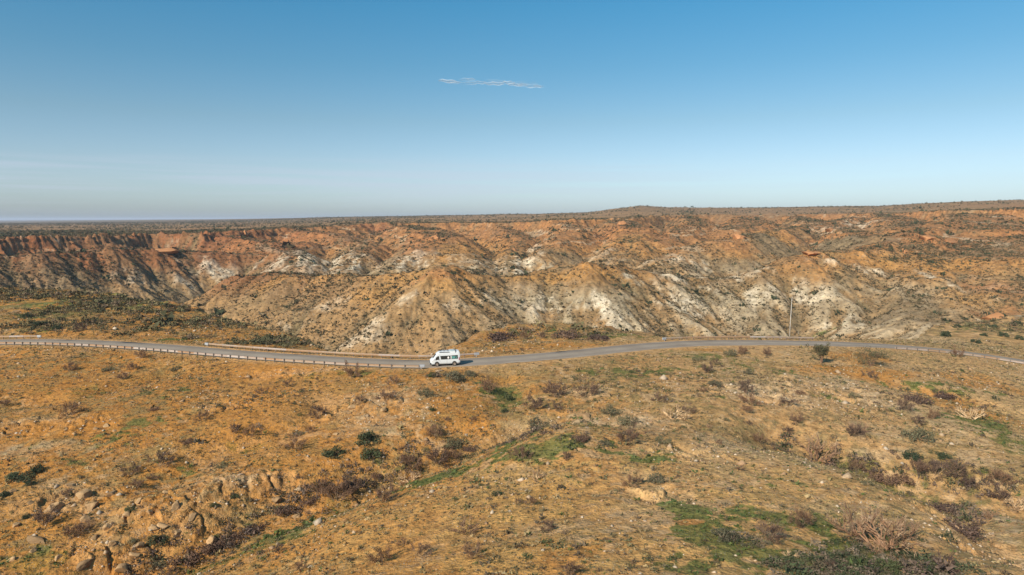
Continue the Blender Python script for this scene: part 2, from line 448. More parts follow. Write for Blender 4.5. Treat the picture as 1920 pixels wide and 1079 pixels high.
# rocky banks of the near ground: blocks and slabs
rockm = np.zeros_like(Z)
for i, a in enumerate([(330, 965, 130, 44), (130, 940, 90, 34), (230, 1035, 120, 30), (60, 800, 130, 18), (480, 920, 110, 24), (1020, 800, 110, 16), (1180, 790, 110, 10), (700, 770, 110, 26), (700, 900, 60, 14),
                       (1850, 1010, 90, 50), (420, 760, 60, 10), (1290, 850, 80, 14), (1240, 930, 60, 20), (1430, 745, 90, 20), (1560, 740, 90, 28), (560, 700, 90, 7), (1900, 930, 50, 14)]):
    rockm = np.maximum(rockm, blob(*a, s=i))
for (sc, am, sd_) in ((2.6, 0.55, 21), (1.1, 0.25, 22)):
    f1, f2, cid = worley(xn + fbm(xn, yn, 2, 2, 5) * .5, yn + fbm(xn, yn, 2, 2, 6) * .5, sc, sd_)
    Z[:b1] += rockm[:b1] * am * ((cid - 0.45) * sst(0.0, 0.14, f2 - f1) - 0.35 * (1 - sst(0, 0.2, f2 - f1)))
def carve(pts, wdt, dep):
    w3 = [hit(*q) for q in pts]; lo = min(q.y for q in w3) - 25; hi = max(q.y for q in w3) + 25
    a_, b_ = np.searchsorted(ys, lo), np.searchsorted(ys, hi); a_ = max(a_, 0)
    xx, yy = X[a_:b_], Y[a_:b_]
    d, _ = seg_dist(xx + fbm(xx, yy, 9, 2, 401) * 2.2, yy + fbm(xx, yy, 9, 2, 402) * 2.2, [tuple(q) for q in w3])
    Z[a_:b_] -= dep * np.exp(-(d / wdt) ** 2); return (a_, b_, np.exp(-(d / (wdt * .8)) ** 2))
CARVES = [carve([(240, 1085), (420, 1005), (560, 945), (700, 900), (780, 870), (850, 850), (960, 822)], 5.2, 4.2), carve([(1440, 812), (1500, 842), (1600, 874), (1780, 892), (1950, 930)], 6.0, 3.6),
          carve([(940, 700), (950, 745), (900, 790), (850, 830)], 3.0, 1.0), carve([(1680, 720), (1800, 745), (1930, 775)], 4.0, 1.4), carve([(1700, 925), (1830, 990), (1930, 1030)], 3.5, 1.5), carve([(600, 740), (560, 800), (430, 850), (330, 900)], 3.0, .9), carve([(300, 700), (150, 740), (0, 760)], 3.5, .9)]
carve([(330, 1100), (500, 1030), (640, 965), (780, 912), (900, 872), (1040, 846)], 8.0, -2.4); carve([(1440, 850), (1560, 905), (1700, 935)], 8.0, -1.4)
# road bench
rdist = np.full(Z.shape, 99.0); rz = np.zeros_like(Z)
j0, j1 = np.searchsorted(ys, rl[:, 1].min() - 30), np.searchsorted(ys, rl[:, 1].max() + 30)
xs_, yv_ = X[j0:j1], Y[j0:j1]
bd = np.full(xs_.shape, 1e9); bz = np.zeros(xs_.shape)
for i in range(0, len(rl) - 2, 2):
    a, b = rl[i], rl[i + 2]
    dx, dy = b[0] - a[0], b[1] - a[1]
    t = np.clip(((xs_ - a[0]) * dx + (yv_ - a[1]) * dy) / (dx * dx + dy * dy), 0, 1)
    d = np.hypot(xs_ - a[0] - t * dx, yv_ - a[1] - t * dy); m = d < bd
    bd[m] = d[m]; bz[m] = (a[2] + (b[2] - a[2]) * t)[m]
rdist[j0:j1] = bd; rz[j0:j1] = bz
wroad = 1 - sst(HALF + 1.6, HALF + 8.0, rdist)
zr = rz - 0.03 - 0.09 * (1 - sst(HALF - 0.45, HALF + 0.05, rdist)) - 0.10 * sst(HALF + 0.4, HALF + 3, rdist) + fbm(X, Y, 0.8, 2, 3) * 0.035 * sst(HALF, HALF + 1, rdist)
Z = Z * (1 - wroad) + zr * wroad

# ------------------------------------------------------------------ soil colours (albedo)
def cc(r, g, b): return np.array([r, g, b])
ORANGE = cc(.50, .225, .052); TAN = cc(.45, .265, .112); PALE = cc(.60, .49, .37); WHITE = cc(.70, .62, .50)
RED = cc(.34, .130, .058); RUST = cc(.42, .185, .078); SCREE_SHADE = cc(.245, .185, .115); OLIVE = cc(.135, .12, .060); GREEN = cc(.115, .145, .036)
ROCK = cc(.40, .285, .175); BUFF = cc(.48, .31, .15)
colr = np.empty(Z.shape + (3,), np.float32)
def lay(c, m):
    global colr
    colr += (c.astype(np.float32) - colr) * m[..., None].astype(np.float32)
n40 = fbm(X, Y, 40, 5, 41); n12 = fbm(X, Y, 12, 5, 42, .6); n4 = fbm(X, Y, 4, 4, 43, .6); n90 = fbm(X, Y, 90, 4, 44); n1 = fbm(X, Y, 1.3, 3, 45, .65)
H = Z - CZ
colr[:] = TAN
# canyon
zs = H + n40 * 5 + n12 * 2.5
cany = 1 - nearm
lay(cc(.36, .225, .112), cany)
lay(cc(.255, .165, .085), cany * sst(-.3, .4, n12 + n40 * .5 - GUL * .3) * .8)
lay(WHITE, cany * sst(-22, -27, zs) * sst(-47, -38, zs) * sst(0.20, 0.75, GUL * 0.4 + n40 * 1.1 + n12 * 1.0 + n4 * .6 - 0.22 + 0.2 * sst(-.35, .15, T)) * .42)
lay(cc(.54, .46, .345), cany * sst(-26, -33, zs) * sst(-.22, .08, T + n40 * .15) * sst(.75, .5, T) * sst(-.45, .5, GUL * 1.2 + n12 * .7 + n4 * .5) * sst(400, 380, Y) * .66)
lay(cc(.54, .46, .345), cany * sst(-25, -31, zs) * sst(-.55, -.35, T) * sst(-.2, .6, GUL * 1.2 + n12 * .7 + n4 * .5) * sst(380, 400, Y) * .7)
lay(cc(.42, .20, .062), cany * sst(-31, -22, zs) * sst(-0.5, 0.3, n40 + 0.3) * 0.75)
lay(cc(.355, .175, .080), cany * sst(-25, -16, zs) * 0.80)
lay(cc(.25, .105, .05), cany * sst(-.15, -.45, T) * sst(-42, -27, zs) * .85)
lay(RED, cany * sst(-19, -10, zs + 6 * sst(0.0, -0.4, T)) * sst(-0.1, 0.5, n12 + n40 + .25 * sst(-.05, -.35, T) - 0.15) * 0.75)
lay(cc(.38, .22, .11), cany * sst(-24, -14, zs) * sst(-.1, .5, T) * sst(-0.2, .4, n40 + n12 * .5) * .5)
lay(PALE, cany * sst(-26, -18, zs) * sst(.66, .85, vnoise(X / 22, (zs) / 1.3, 88)) * 0.55)
RY = np.interp(T, Rt, R3[:, 1])
plat = cany * sst(-4, 30, Y - RY + n12 * 20) * sst(0.34, 0.14, SL)
lay(cc(.34, .215, .12), plat * 0.85)
lay(cc(.15, .125, .070), plat * sst(-0.1, .4, n12 + n40 * .6 - .25 * T) * 0.65)
lay(cc(.40, .205, .10), plat * sst(.1, .5, n90 + n12 * .5) * 0.5 * (1 - sst(900, 2500, Y)))
lay(cc(.15, .115, .075), sst(1100, 3000, Y) * 0.75 * sst(.5, -.1, T))
lay(cc(.24, .16, .095), sst(800, 1300, Y) * 0.6 * sst(-.1, .5, T))
lay(SCREE_SHADE, cany * sst(0.05, .75, -GUL + n12 * 0.7 + n4 * .3) * 0.55 * (1 - plat))  # gully scree, its darker colour also standing in for shade
lay(SCREE_SHADE, cany * sst(-44, -58, zs) * 0.45)
lay(OLIVE, cany * sst(0.35, 0.95, -GUL + n12 * 0.4) * 0.5 * (1 - plat))  # olive growth in gullies, also darkening them to deepen their shade
lay(cc(.20, .15, .085), cany * sst(.05, .35, n40 + n12 * .4) * .45 * (1 - plat))
# near ground
soil = nearm
lay(cc(.40, .195, .06), soil * sst(.0, -.6, T + n40 * .4) * .6)
lay(cc(.56, .37, .195), soil * sst(-.15, .35, T + n40 * .5) * .75)
lay(ORANGE * .93, soil * (1 - .65 * sst(-.1, .4, T)) * sst(-0.45, 0.35, n40 + 0.1 + 0.5 * sst(0.15, -0.5, T)) * 0.8)
lay(BUFF, soil * sst(0.0, 0.5, n12) * 0.5)
lay(OLIVE * 1.35, soil * sst(.12, .38, n4 * .5 + n40 * .4 + n1 * .9 + .1 * sst(.1, -.5, T)) * .55)
lay(cc(.62, .45, .28), soil * sst(.22, .5, -n4 * .5 + n12 * .5 - n1 * .9) * .5)
rockm_c = rockm * sst(-.6, .3, n4 + n12)
lay(cc(.44, .275, .135), rockm_c * 0.6)
lay(cc(.54, .38, .235), rockm_c * sst(0.1, .6, n4 + n1 * .6) * 0.35)
orange_p = [(230, 720, 200, 14), (430, 800, 80, 40), (500, 740, 60, 20), (130, 800, 110, 14), (540, 690, 120, 8), (90, 985, 60, 20), (860, 770, 60, 22), (900, 800, 40, 16), (950, 715, 60, 8), (1000, 730, 90, 10), (760, 885, 60, 14),
            (750, 1000, 150, 50), (900, 1060, 200, 30), (1000, 950, 120, 30), (560, 1040, 60, 30), (1600, 670, 60, 10), (1760, 745, 70, 12), (1850, 720, 70, 14), (1120, 650, 90, 6), (1000, 648, 60, 5), (1300, 655, 60, 3),
            (110, 625, 50, 5), (1620, 700, 120, 12), (1860, 780, 60, 20), (1300, 985, 40, 12)]
for i, a in enumerate(orange_p): lay(ORANGE * (1.0 + .08 * ((i * 7) % 3 - 1)), blob(*a, s=20 + i, wob=.8) * 0.8)
pale_p = [(1220, 905, 55, 22), (1260, 940, 50, 20), (1330, 860, 80, 22), (1180, 800, 70, 8), (1700, 765, 60, 10), (1800, 800, 50, 14), (1870, 975, 50, 25), (1890, 1040, 50, 30), (1460, 740, 90, 20), (1350, 830, 60, 10), (700, 740, 90, 14),
          (720, 800, 60, 14), (1100, 790, 100, 8), (560, 697, 70, 5), (440, 895, 80, 10), (510, 915, 40, 10), (1650, 850, 60, 10), (1210, 970, 50, 18), (1560, 960, 60, 12), (560, 1065, 30, 10), (1590, 720, 70, 12), (1120, 842, 90, 14), (1660, 812, 60, 12), (1470, 860, 60, 14), (60, 842, 90, 10), (1765, 640, 60, 8), (1700, 632, 24, 8)]
for i, a in enumerate(pale_p): lay(cc(.60, .46, .315), blob(*a, s=50 + i, wob=1.4, soft=.8) * sst(-.7, .3, n4 + n1) * 0.55)
dust = blob(840, 1000, 260, 90, s=7) * 0.4
lay(TAN * 1.05, dust)
green_p = [(1290, 960, 60, 22, .9), (1350, 1010, 80, 34, .9), (1480, 1060, 130, 28, .85), (1300, 1060, 60, 26, .6), (1620, 1050, 110, 36, .9), (1400, 960, 50, 16, .6), (60, 1050, 80, 26, .7), (500, 1010, 90, 22, .5), (620, 960, 70, 14, .6),
           (760, 880, 70, 10, .4), (950, 840, 90, 9, .6), (1100, 830, 130, 9, .7), (1240, 858, 60, 9, .6), (1540, 868, 90, 9, .7), (1640, 895, 110, 10, .7), (1560, 990, 110, 22, .6), (1700, 930, 130, 16, .4), (1750, 940, 60, 10, .5),
           (1840, 800, 60, 26, .75), (1890, 830, 50, 24, .6), (940, 745, 40, 18, .8), (230, 815, 45, 16, .7), (280, 790, 40, 10, .6), (350, 880, 60, 12, .55), (450, 840, 50, 12, .5), (160, 735, 70, 10, .5), (330, 730, 60, 8, .4),
           (1320, 668, 90, 7, .6), (1380, 690, 90, 8, .5), (1720, 725, 110, 10, .55), (1790, 730, 60, 10, .6), (1560, 745, 40, 6, .5), (1300, 740, 60, 8, .4), (330, 637, 90, 4, .7), (60, 618, 80, 5, .6), (150, 565, 220, 14, .8), (80, 590, 120, 8, .6), (230, 575, 130, 12, .75),
           (1000, 622, 90, 5, .55), (1130, 628, 80, 4, .6), (1540, 626, 60, 3, .7), (1850, 615, 90, 12, .5), (640, 700, 90, 5, .5), (1180, 700, 90, 8, .5), (880, 880, 50, 12, .5), (1430, 905, 60, 8, .4), (100, 870, 60, 10, .4)]
GR = np.zeros_like(Z)
for i, a in enumerate(green_p):
    b_ = blob(*a[:4], s=90 + i, wob=1.0, soft=.7) * a[4]
    GR = np.maximum(GR, b_)
_w3 = [tuple(hit(*q)) for q in [(330, 1085), (500, 1020), (640, 958), (780, 908), (900, 868), (1000, 848), (1120, 838)]]
GR = np.maximum(GR, (1 - sst(.8, 4.2, seg_dist(X, Y, _w3)[0])) * .72)
GR = sst(0.0, .25, GR - .44 + (n4 * .45 + n1 * .75)) * sst(.02, .15, GR)
GRC = GREEN[None, None, :] * (1 + .5 * n12[..., None])
lay(GREEN, GR * 0.85)
# canyon: bare pale faces and rust tops where the picture shows them
wp = [(660, 492, 28, 14, 1), (560, 485, 30, 14, .9), (620, 495, 22, 14, .9), (520, 490, 20, 10, .8), (760, 492, 40, 14, .9), (850, 485, 40, 8, .7), (965, 500, 34, 14, .9), (1008, 470, 14, 10, .7), (1025, 575, 22, 14, 1), (1040, 590, 40, 14, .6), (1125, 575, 20, 24, 1), (1130, 603, 42, 12, .9), (1200, 530, 28, 8, .9), (1265, 518, 34, 5, 1),
      (1340, 523, 50, 4, 1), (1230, 580, 12, 18, .8), (1270, 570, 30, 14, .7), (1310, 590, 30, 14, .6), (1330, 545, 16, 7, 1), (1400, 510, 30, 4, .8), (1420, 560, 30, 18, .6), (1470, 545, 30, 14, .6), (1515, 560, 26, 18, .6), (1640, 515, 26, 5, .9), (1750, 520, 10, 20, .8), (1610, 605, 50, 7, .8), (1560, 612, 26, 5, .8), (1590, 500, 60, 3, .7),
      (1290, 490, 40, 12, .7), (1240, 495, 24, 8, .7), (1130, 480, 26, 12, .5), (1610, 425, 24, 8, .8), (1560, 428, 36, 7, .6), (1870, 407, 14, 3, .8), (630, 570, 22, 8, .5), (540, 610, 22, 10, .5), (690, 620, 24, 14, .7), (640, 650, 40, 8, .5), (715, 630, 20, 12, .6), (760, 563, 14, 8, .6),
      (400, 505, 22, 14, .7), (370, 500, 20, 14, .5), (340, 530, 26, 10, .4), (420, 515, 20, 8, .7), (110, 455, 30, 3, .6), (300, 471, 34, 3, .8), (480, 500, 10, 8, .7), (250, 520, 30, 12, .4), (860, 575, 22, 10, .5), (900, 560, 30, 12, .4)]
for i, a in enumerate(wp): lay(cc(.69, .61, .50), blob(*a[:4], s=150 + i, wob=1.2, soft=.7) * a[4] * cany * sst(-.45, .35, GUL + n4 * .7 + n12 * .3) * (0.45 + .5 * sst(-.3, .3, n4 + n1)))
rp_ = [(730, 540, 60, 22, 0), (850, 535, 50, 14, 0), (820, 515, 40, 10, 1), (780, 455, 60, 14, 1), (850, 470, 30, 14, 0), (1400, 445, 30, 6, 0), (1525, 472, 26, 5, 0), (1620, 485, 110, 12, 0), (1760, 450, 70, 14, 1), (1730, 490, 60, 16, 0), (1880, 585, 50, 6, 1), (1160, 430, 70, 12, 1), (1450, 440, 40, 8, 0), (1900, 430, 60, 14, 1), (1180, 455, 40, 16, 0),
       (1000, 520, 60, 6, 0), (1110, 505, 60, 8, 0), (90, 495, 30, 16, 2), (170, 490, 30, 14, 2), (250, 450, 50, 10, 2), (60, 450, 60, 6, 2), (430, 470, 60, 10, 1), (560, 455, 40, 8, 1), (390, 437, 60, 4, 2), (700, 430, 60, 5, 2), (520, 530, 40, 10, 0), (620, 520, 40, 8, 0), (1870, 540, 50, 20, 1), (1800, 560, 40, 16, 0), (600, 440, 60, 8, 1)]
for i, a in enumerate(rp_): lay((cc(.47, .25, .085), RUST, RED)[a[4]], blob(*a[:4], s=250 + i, wob=1.0) * cany * .55)
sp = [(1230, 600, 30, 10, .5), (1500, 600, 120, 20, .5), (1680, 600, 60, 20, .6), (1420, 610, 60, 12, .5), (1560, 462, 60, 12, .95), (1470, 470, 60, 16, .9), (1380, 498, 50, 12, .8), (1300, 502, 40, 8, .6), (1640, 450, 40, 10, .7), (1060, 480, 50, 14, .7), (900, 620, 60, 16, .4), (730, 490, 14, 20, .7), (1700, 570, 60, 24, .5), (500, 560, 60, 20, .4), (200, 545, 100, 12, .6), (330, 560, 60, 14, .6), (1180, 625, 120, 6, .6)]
for i, a in enumerate(sp): lay(SCREE_SHADE * .95, blob(*a[:4], s=350 + i, wob=.9) * cany * a[4])  # scree; patches behind the middle spur also paint its shaded slope dark
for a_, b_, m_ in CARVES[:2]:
    mm_ = np.zeros_like(Z); mm_[a_:b_] = m_; lay(cc(.20, .15, .08), mm_ * sst(-.7, .3, n4 + n1) * .75)  # darker band painted along the carved gullies to deepen their shade
lay(cc(.20, .16, .075), nearm * sst(150, 165, Y) * sst(-.2, -.35, T) * sst(-.4, .3, n12 + n4 * .5 + .15) * .7)
lay(cc(.235, .165, .065), nearm * sst(-.15, .4, n12 + n4 * .6 + n1 * .4 + .25 * sst(.0, -.4, T) - .1) * .36 * (1 - rockm))
lay(cc(.56, .335, .125), nearm * (1 - sst(1.0, 1.4, np.hypot((X + 2) / 26, (Y - 52) / 22) + n12 * .5)) * sst(-.6, .3, n1 + n4) * .5 * (1 - GR))
lay(cc(.53, .23, .05), nearm * sst(-.1, -.35, T) * sst(.0, .35, n12 + n40) * .5)
# road shoulders
sh = (1 - sst(HALF + .6, HALF + 3.2, rdist + n1 * .8))
lay(cc(.56, .34, .16), sh * 0.75)
veg = np.clip(nearm * (0.35 + .65 * sst(-.4, .4, n12)) + cany * 0.75, 0, 1) * sst(HALF, HALF + 1.5, rdist)
colr *= (1 + (n4 * .10 + n1 * .16 + n12 * .08))[..., None]
colr *= np.array([.96, .88, .76], np.float32)
colr = np.clip(colr, 0.01, .9)

# ------------------------------------------------------------------ node helpers
def newmat(name):
    m = bpy.data.materials.new(name); m.use_nodes = True
    nt = m.node_tree; b = nt.nodes['Principled BSDF']; return m, nt, b
def node(nt, t, **kw):
    n = nt.nodes.new(t)
    for k, v in kw.items():
        if isinstance(v, (int, float, str, bool)) and hasattr(n, k): setattr(n, k, v)
    return n
def rampnode(nt, src, stops):
    r = nt.nodes.new('ShaderNodeValToRGB'); cr = r.color_ramp
    cr.elements[0].position, cr.elements[0].color = stops[0][0], (*stops[0][1], 1)
    cr.elements[1].position, cr.elements[1].color = stops[-1][0], (*stops[-1][1], 1)
    for p, c in stops[1:-1]:
        e_ = cr.elements.new(p); e_.color = (*c, 1)
    nt.links.new(src, r.inputs[0]); return r.outputs[0]
def mapr(nt, src, a, b, c=0., d=1.):
    n = nt.nodes.new('ShaderNodeMapRange'); n.interpolation_type = 'SMOOTHSTEP'
    for k, v in zip((1, 2, 3, 4), (a, b, c, d)): n.inputs[k].default_value = v
    nt.links.new(src, n.inputs[0]); return n.outputs[0]
def math2(nt, op, a, b):
    n = nt.nodes.new('ShaderNodeMath'); n.operation = op
    for k, v in ((0, a), (1, b)):
        if isinstance(v, (int, float)): n.inputs[k].default_value = v
        else: nt.links.new(v, n.inputs[k])
    return n.outputs[0]
def mixc(nt, fac, a, b, mode='MIX'):
    n = nt.nodes.new('ShaderNodeMix'); n.data_type = 'RGBA'; n.blend_type = mode
    if isinstance(fac, (int, float)): n.inputs[0].default_value = fac
    else: nt.links.new(fac, n.inputs[0])
    for k, v in ((6, a), (7, b)):
        if isinstance(v, tuple): n.inputs[k].default_value = (*v, 1)
        else: nt.links.new(v, n.inputs[k])
    return n.outputs[2]
def noise(nt, scale, detail=4, rough=.55, vec=None):
    n = nt.nodes.new('ShaderNodeTexNoise'); n.inputs['Scale'].default_value = scale
    n.inputs['Detail'].default_value = detail; n.inputs['Roughness'].default_value = rough
    if vec is not None: nt.links.new(vec, n.inputs['Vector'])
    return n.outputs['Fac']

def terrain_mat(name, s1, s2, s3, bump_d, tuft=(.085, .075, .035), stone=(.60, .50, .38), tuft_amt=.75, stone_amt=.6):
    m, nt, b = newmat(name)
    geo_ = nt.nodes.new('ShaderNodeNewGeometry').outputs['Position']
    col = nt.nodes.new('ShaderNodeAttribute'); col.attribute_name = 'soil'
    vg = nt.nodes.new('ShaderNodeAttribute'); vg.attribute_name = 'veg'
    a = noise(nt, s1, 4, .6, geo_); a2 = noise(nt, s2, 3, .6, geo_); a3 = noise(nt, s3, 3, .6, geo_)
    c = mixc(nt, 1.0, col.outputs['Color'], rampnode(nt, a, [(.25, (.48, .45, .40)), (.5, (1, 1, 1)), (.75, (1.42, 1.40, 1.33))]), 'MULTIPLY')
    vor = nt.nodes.new('ShaderNodeTexVoronoi'); vor.inputs['Scale'].default_value = s2 * 1.5
    nt.links.new(geo_, vor.inputs['Vector'])
    st = math2(nt, 'MULTIPLY', mapr(nt, vor.outputs['Distance'], .32, .18), mapr(nt, a3, .47, .60))
    c = mixc(nt, math2(nt, 'MULTIPLY', st, stone_amt), c, stone)
    tf = math2(nt, 'MULTIPLY', mapr(nt, a2, .52, .62), mapr(nt, a3, .62, .40))
    tf = math2(nt, 'MULTIPLY', tf, vg.outputs['Fac'])
    c = mixc(nt, math2(nt, 'MULTIPLY', tf, tuft_amt), c, tuft)
    nt.links.new(c, b.inputs['Base Color'])
    b.inputs['Roughness'].default_value = .95
    b.inputs['Specular IOR Level'].default_value = .12
    bp = nt.nodes.new('ShaderNodeBump'); bp.inputs['Distance'].default_value = bump_d; bp.inputs['Strength'].default_value = .9
    hsum = math2(nt, 'ADD', a, math2(nt, 'MULTIPLY', a2, .8)); hsum = math2(nt, 'ADD', hsum, math2(nt, 'MULTIPLY', st, .5))
    nt.links.new(hsum, bp.inputs['Height']); nt.links.new(bp.outputs['Normal'], b.inputs['Normal'])
    return m
M = {}
M['ground'] = terrain_mat('dry soil', 1.3, 3.6, .35, .26)
M['hills'] = terrain_mat('canyon soil', .35, .85, .10, .55, tuft=(.10, .085, .045), tuft_amt=.7, stone_amt=.5)
M['plain'] = terrain_mat('plateau scrubland', .10, .16, .02, .8, tuft=(.07, .068, .036), tuft_amt=.8, stone_amt=.25)

def mesh_obj(name, verts, faces, mat, parent=None, smooth=False, loc=None):
    me = bpy.data.meshes.new(name)
    verts = np.asarray(verts, np.float32); 
    if isinstance(faces, np.ndarray):
        n, k = faces.shape
        me.vertices.add(len(verts)); me.vertices.foreach_set('co', verts.ravel())
        me.loops.add(n * k); me.loops.foreach_set('vertex_index', faces.astype(np.int32).ravel())
        me.polygons.add(n); me.polygons.foreach_set('loop_start', np.arange(0, n * k, k, dtype=np.int32))
        me.polygons.foreach_set('loop_total', np.full(n, k, np.int32))
        me.update(calc_edges=True)
    else:
        me.from_pydata([tuple(map(float, v)) for v in verts], [], faces); me.update()
    if smooth: me.polygons.foreach_set('use_smooth', np.ones(len(me.polygons), bool))
    if isinstance(mat, (list, tuple)):
        for q in mat: me.materials.append(q)
    elif mat: me.materials.append(mat)
    o = bpy.data.objects.new(name, me); COL.objects.link(o)
    if parent: o.parent = parent
    if loc: o.location = loc
    return o
def tag(o, label=None, cat=None, group=None, kind=None):
    if label: o['label'] = label
    if cat: o['category'] = cat
    if group: o['group'] = group
    if kind: o['kind'] = kind
    return o

def terrain(name, ra, rb, mat):
    n = rb - ra
    V = np.stack([X[ra:rb], Y[ra:rb], Z[ra:rb]], -1).reshape(-1, 3)
    i = np.arange(n - 1)[:, None] * NC + np.arange(NC - 1)[None]
    F = np.stack([i, i + 1, i + NC + 1, i + NC], -1).reshape(-1, 4)
    o = mesh_obj(name, V, F, mat, smooth=True)
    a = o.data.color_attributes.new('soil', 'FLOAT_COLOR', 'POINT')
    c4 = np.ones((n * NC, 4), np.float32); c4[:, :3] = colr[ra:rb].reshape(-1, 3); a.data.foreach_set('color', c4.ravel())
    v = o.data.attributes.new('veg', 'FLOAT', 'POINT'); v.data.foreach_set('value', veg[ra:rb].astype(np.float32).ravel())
    tag(o, kind='structure'); return o
# haze (uniform air in one closed box round everything; the sky lies outside)
m_h, nt_h, b_h = newmat('air')
nt_h.nodes.remove(b_h)
vo_ = nt_h.nodes.new('ShaderNodeVolumePrincipled'); vo_.inputs['Color'].default_value = (.80, .86, 1.0, 1); vo_.inputs['Density'].default_value = 0.00008; vo_.inputs['Anisotropy'].default_value = 0.0
nt_h.links.new(vo_.outputs[0], [n_ for n_ in nt_h.nodes if n_.type == 'OUTPUT_MATERIAL'][0].inputs['Volume'])
hx0, hx1, hy0, hy1, hz0, hz1 = -72000, 72000, -40, 61500, float(Z.min()) - 1, float(max(Z.max(), CZ)) + 6
hv = [(a_, b_, c_) for c_ in (hz0, hz1) for a_, b_ in ((hx0, hy0), (hx1, hy0), (hx1, hy1), (hx0, hy1))]
hz_o = mesh_obj('haze', hv, [(0, 3, 2, 1), (4, 5, 6, 7), (0, 1, 5, 4), (1, 2, 6, 5), (2, 3, 7, 6), (3, 0, 4, 7)], m_h)
tag(hz_o, kind='stuff')
print('zrange', Z.min(), Z.max())
r1 = int(np.searchsorted(ys, 172)); r2 = int(np.searchsorted(ys, 900))
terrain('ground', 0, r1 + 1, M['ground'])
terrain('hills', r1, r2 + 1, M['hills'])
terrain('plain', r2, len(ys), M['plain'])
# ------------------------------------------------------------------ small mesh tools
def tube(path, rads, n=5, cap=True):
    path = [Vector(p) for p in path]; V = []; F = []
    for i, p in enumerate(path):
        d = (path[min(i + 1, len(path) - 1)] - path[max(i - 1, 0)]).normalized()
        a = d.orthogonal().normalized(); b = d.cross(a)
        for k in range(n):
            t = 2 * math.pi * k / n
            V.append(p + (a * math.cos(t) + b * math.sin(t)) * rads[i])
    for i in range(len(path) - 1):
        for k in range(n):
            F.append((i * n + k, i * n + (k + 1) % n, (i + 1) * n + (k + 1) % n, (i + 1) * n + k))
    if cap: F.append(tuple(range(n))[::-1]); F.append(tuple(range((len(path) - 1) * n, len(path) * n)))
    return V, F
class MB:
    def __init__(s): s.V = []; s.F = []
    def add(s, vf):
        o = len(s.V); s.V += list(vf[0]); s.F += [tuple(i + o for i in f) for f in vf[1]]; return s
    def box(s, x0, y0, z0, x1, y1, z1):
        return s.add(([Vector(v) for v in ((x0, y0, z0), (x1, y0, z0), (x1, y1, z0), (x0, y1, z0), (x0, y0, z1), (x1, y0, z1), (x1, y1, z1), (x0, y1, z1))],
                      [(0, 3, 2, 1), (4, 5, 6, 7), (0, 1, 5, 4), (1, 2, 6, 5), (2, 3, 7, 6), (3, 0, 4, 7)]))
    def lathe(s, prof, c, n=24):            # profile (radius, y) about a y axis through c
        V = []; F = []
        for (r, y) in prof:
            for k in range(n):
                t = 2 * math.pi * k / n; V.append(Vector((c[0] + r * math.cos(t), c[1] + y, c[2] + r * math.sin(t))))
        for i in range(len(prof) - 1):
            for k in range(n):
                F.append((i * n + k, i * n + (k + 1) % n, (i + 1) * n + (k + 1) % n, (i + 1) * n + k))
        return s.add((V, F))
    def mesh(s, name):
        me = bpy.data.meshes.new(name); me.from_pydata([tuple(v) for v in s.V], [], s.F); me.update(); return me
    def obj(s, name, mat, parent=None, smooth=False):
        me = s.mesh(name); me.materials.append(mat)
        if smooth:
            for p in me.polygons: p.use_smooth = True
        o = bpy.data.objects.new(name, me); COL.objects.link(o)
        if parent: o.parent = parent
        return o
def empty(name, loc, rz=0.0, scale=1.0):
    o = bpy.data.objects.new(name, None); COL.objects.link(o); o.location = loc; o.rotation_euler = (0, 0, rz); o.scale = (scale,) * 3
    o.empty_display_size = 0.3; return o
def link_mesh(name, me, parent=None, loc=None):
    o = bpy.data.objects.new(name, me); COL.objects.link(o)
    if parent: o.parent = parent
    if loc is not None: o.location = loc
    return o
def simple(name, col, rough=.6, metal=0., spec=.5, var=0.0, objvar=None, ns=8.):
    m, nt, b = newmat(name)
    b.inputs['Roughness'].default_value = rough; b.inputs['Metallic'].default_value = metal; b.inputs['Specular IOR Level'].default_value = spec
    tcn = nt.nodes.new('ShaderNodeTexCoord')
    nn = noise(nt, ns, 4, .6, tcn.outputs['Object'])
    lo = tuple(c * (1 - var) for c in col); hi = tuple(min(1, c * (1 + var)) for c in col)
    c = rampnode(nt, nn, [(.3, lo), (.7, hi)])
    if objvar:
        oi = nt.nodes.new('ShaderNodeObjectInfo')
        c = mixc(nt, 1.0, c, rampnode(nt, oi.outputs['Random'], objvar), 'MULTIPLY')
    nt.links.new(c, b.inputs['Base Color']); return m

M['asphalt'] = None
m, nt, b = newmat('worn asphalt'); M['asphalt'] = m
g_ = nt.nodes.new('ShaderNodeNewGeometry').outputs['Position']
uv = nt.nodes.new('ShaderNodeAttribute'); uv.attribute_name = 'across'
c = rampnode(nt, noise(nt, .22, 5, .6, g_), [(.3, (.255, .198, .148)), (.7, (.335, .268, .205))])
wave = rampnode(nt, uv.outputs['Fac'], [(0, (1.35, 1.15, .95)), (.06, (1.0, 1, 1)), (.22, (.86, .86, .88)), (.36, (1.06, 1.06, 1.06)), (.5, (1.12, 1.11, 1.08)), (.64, (.98, .98, .98)), (.78, (.78, .78, .80)), (.93, (.95, .95, .95)), (1, (1.35, 1.15, .95))])
c = mixc(nt, 1.0, c, wave, 'MULTIPLY')
c = mixc(nt, mapr(nt, noise(nt, 6, 3, .7, g_), .5, .75), c, (.34, .28, .22))
nt.links.new(c, b.inputs['Base Color']); b.inputs['Roughness'].default_value = .95; b.inputs['Specular IOR Level'].default_value = .08

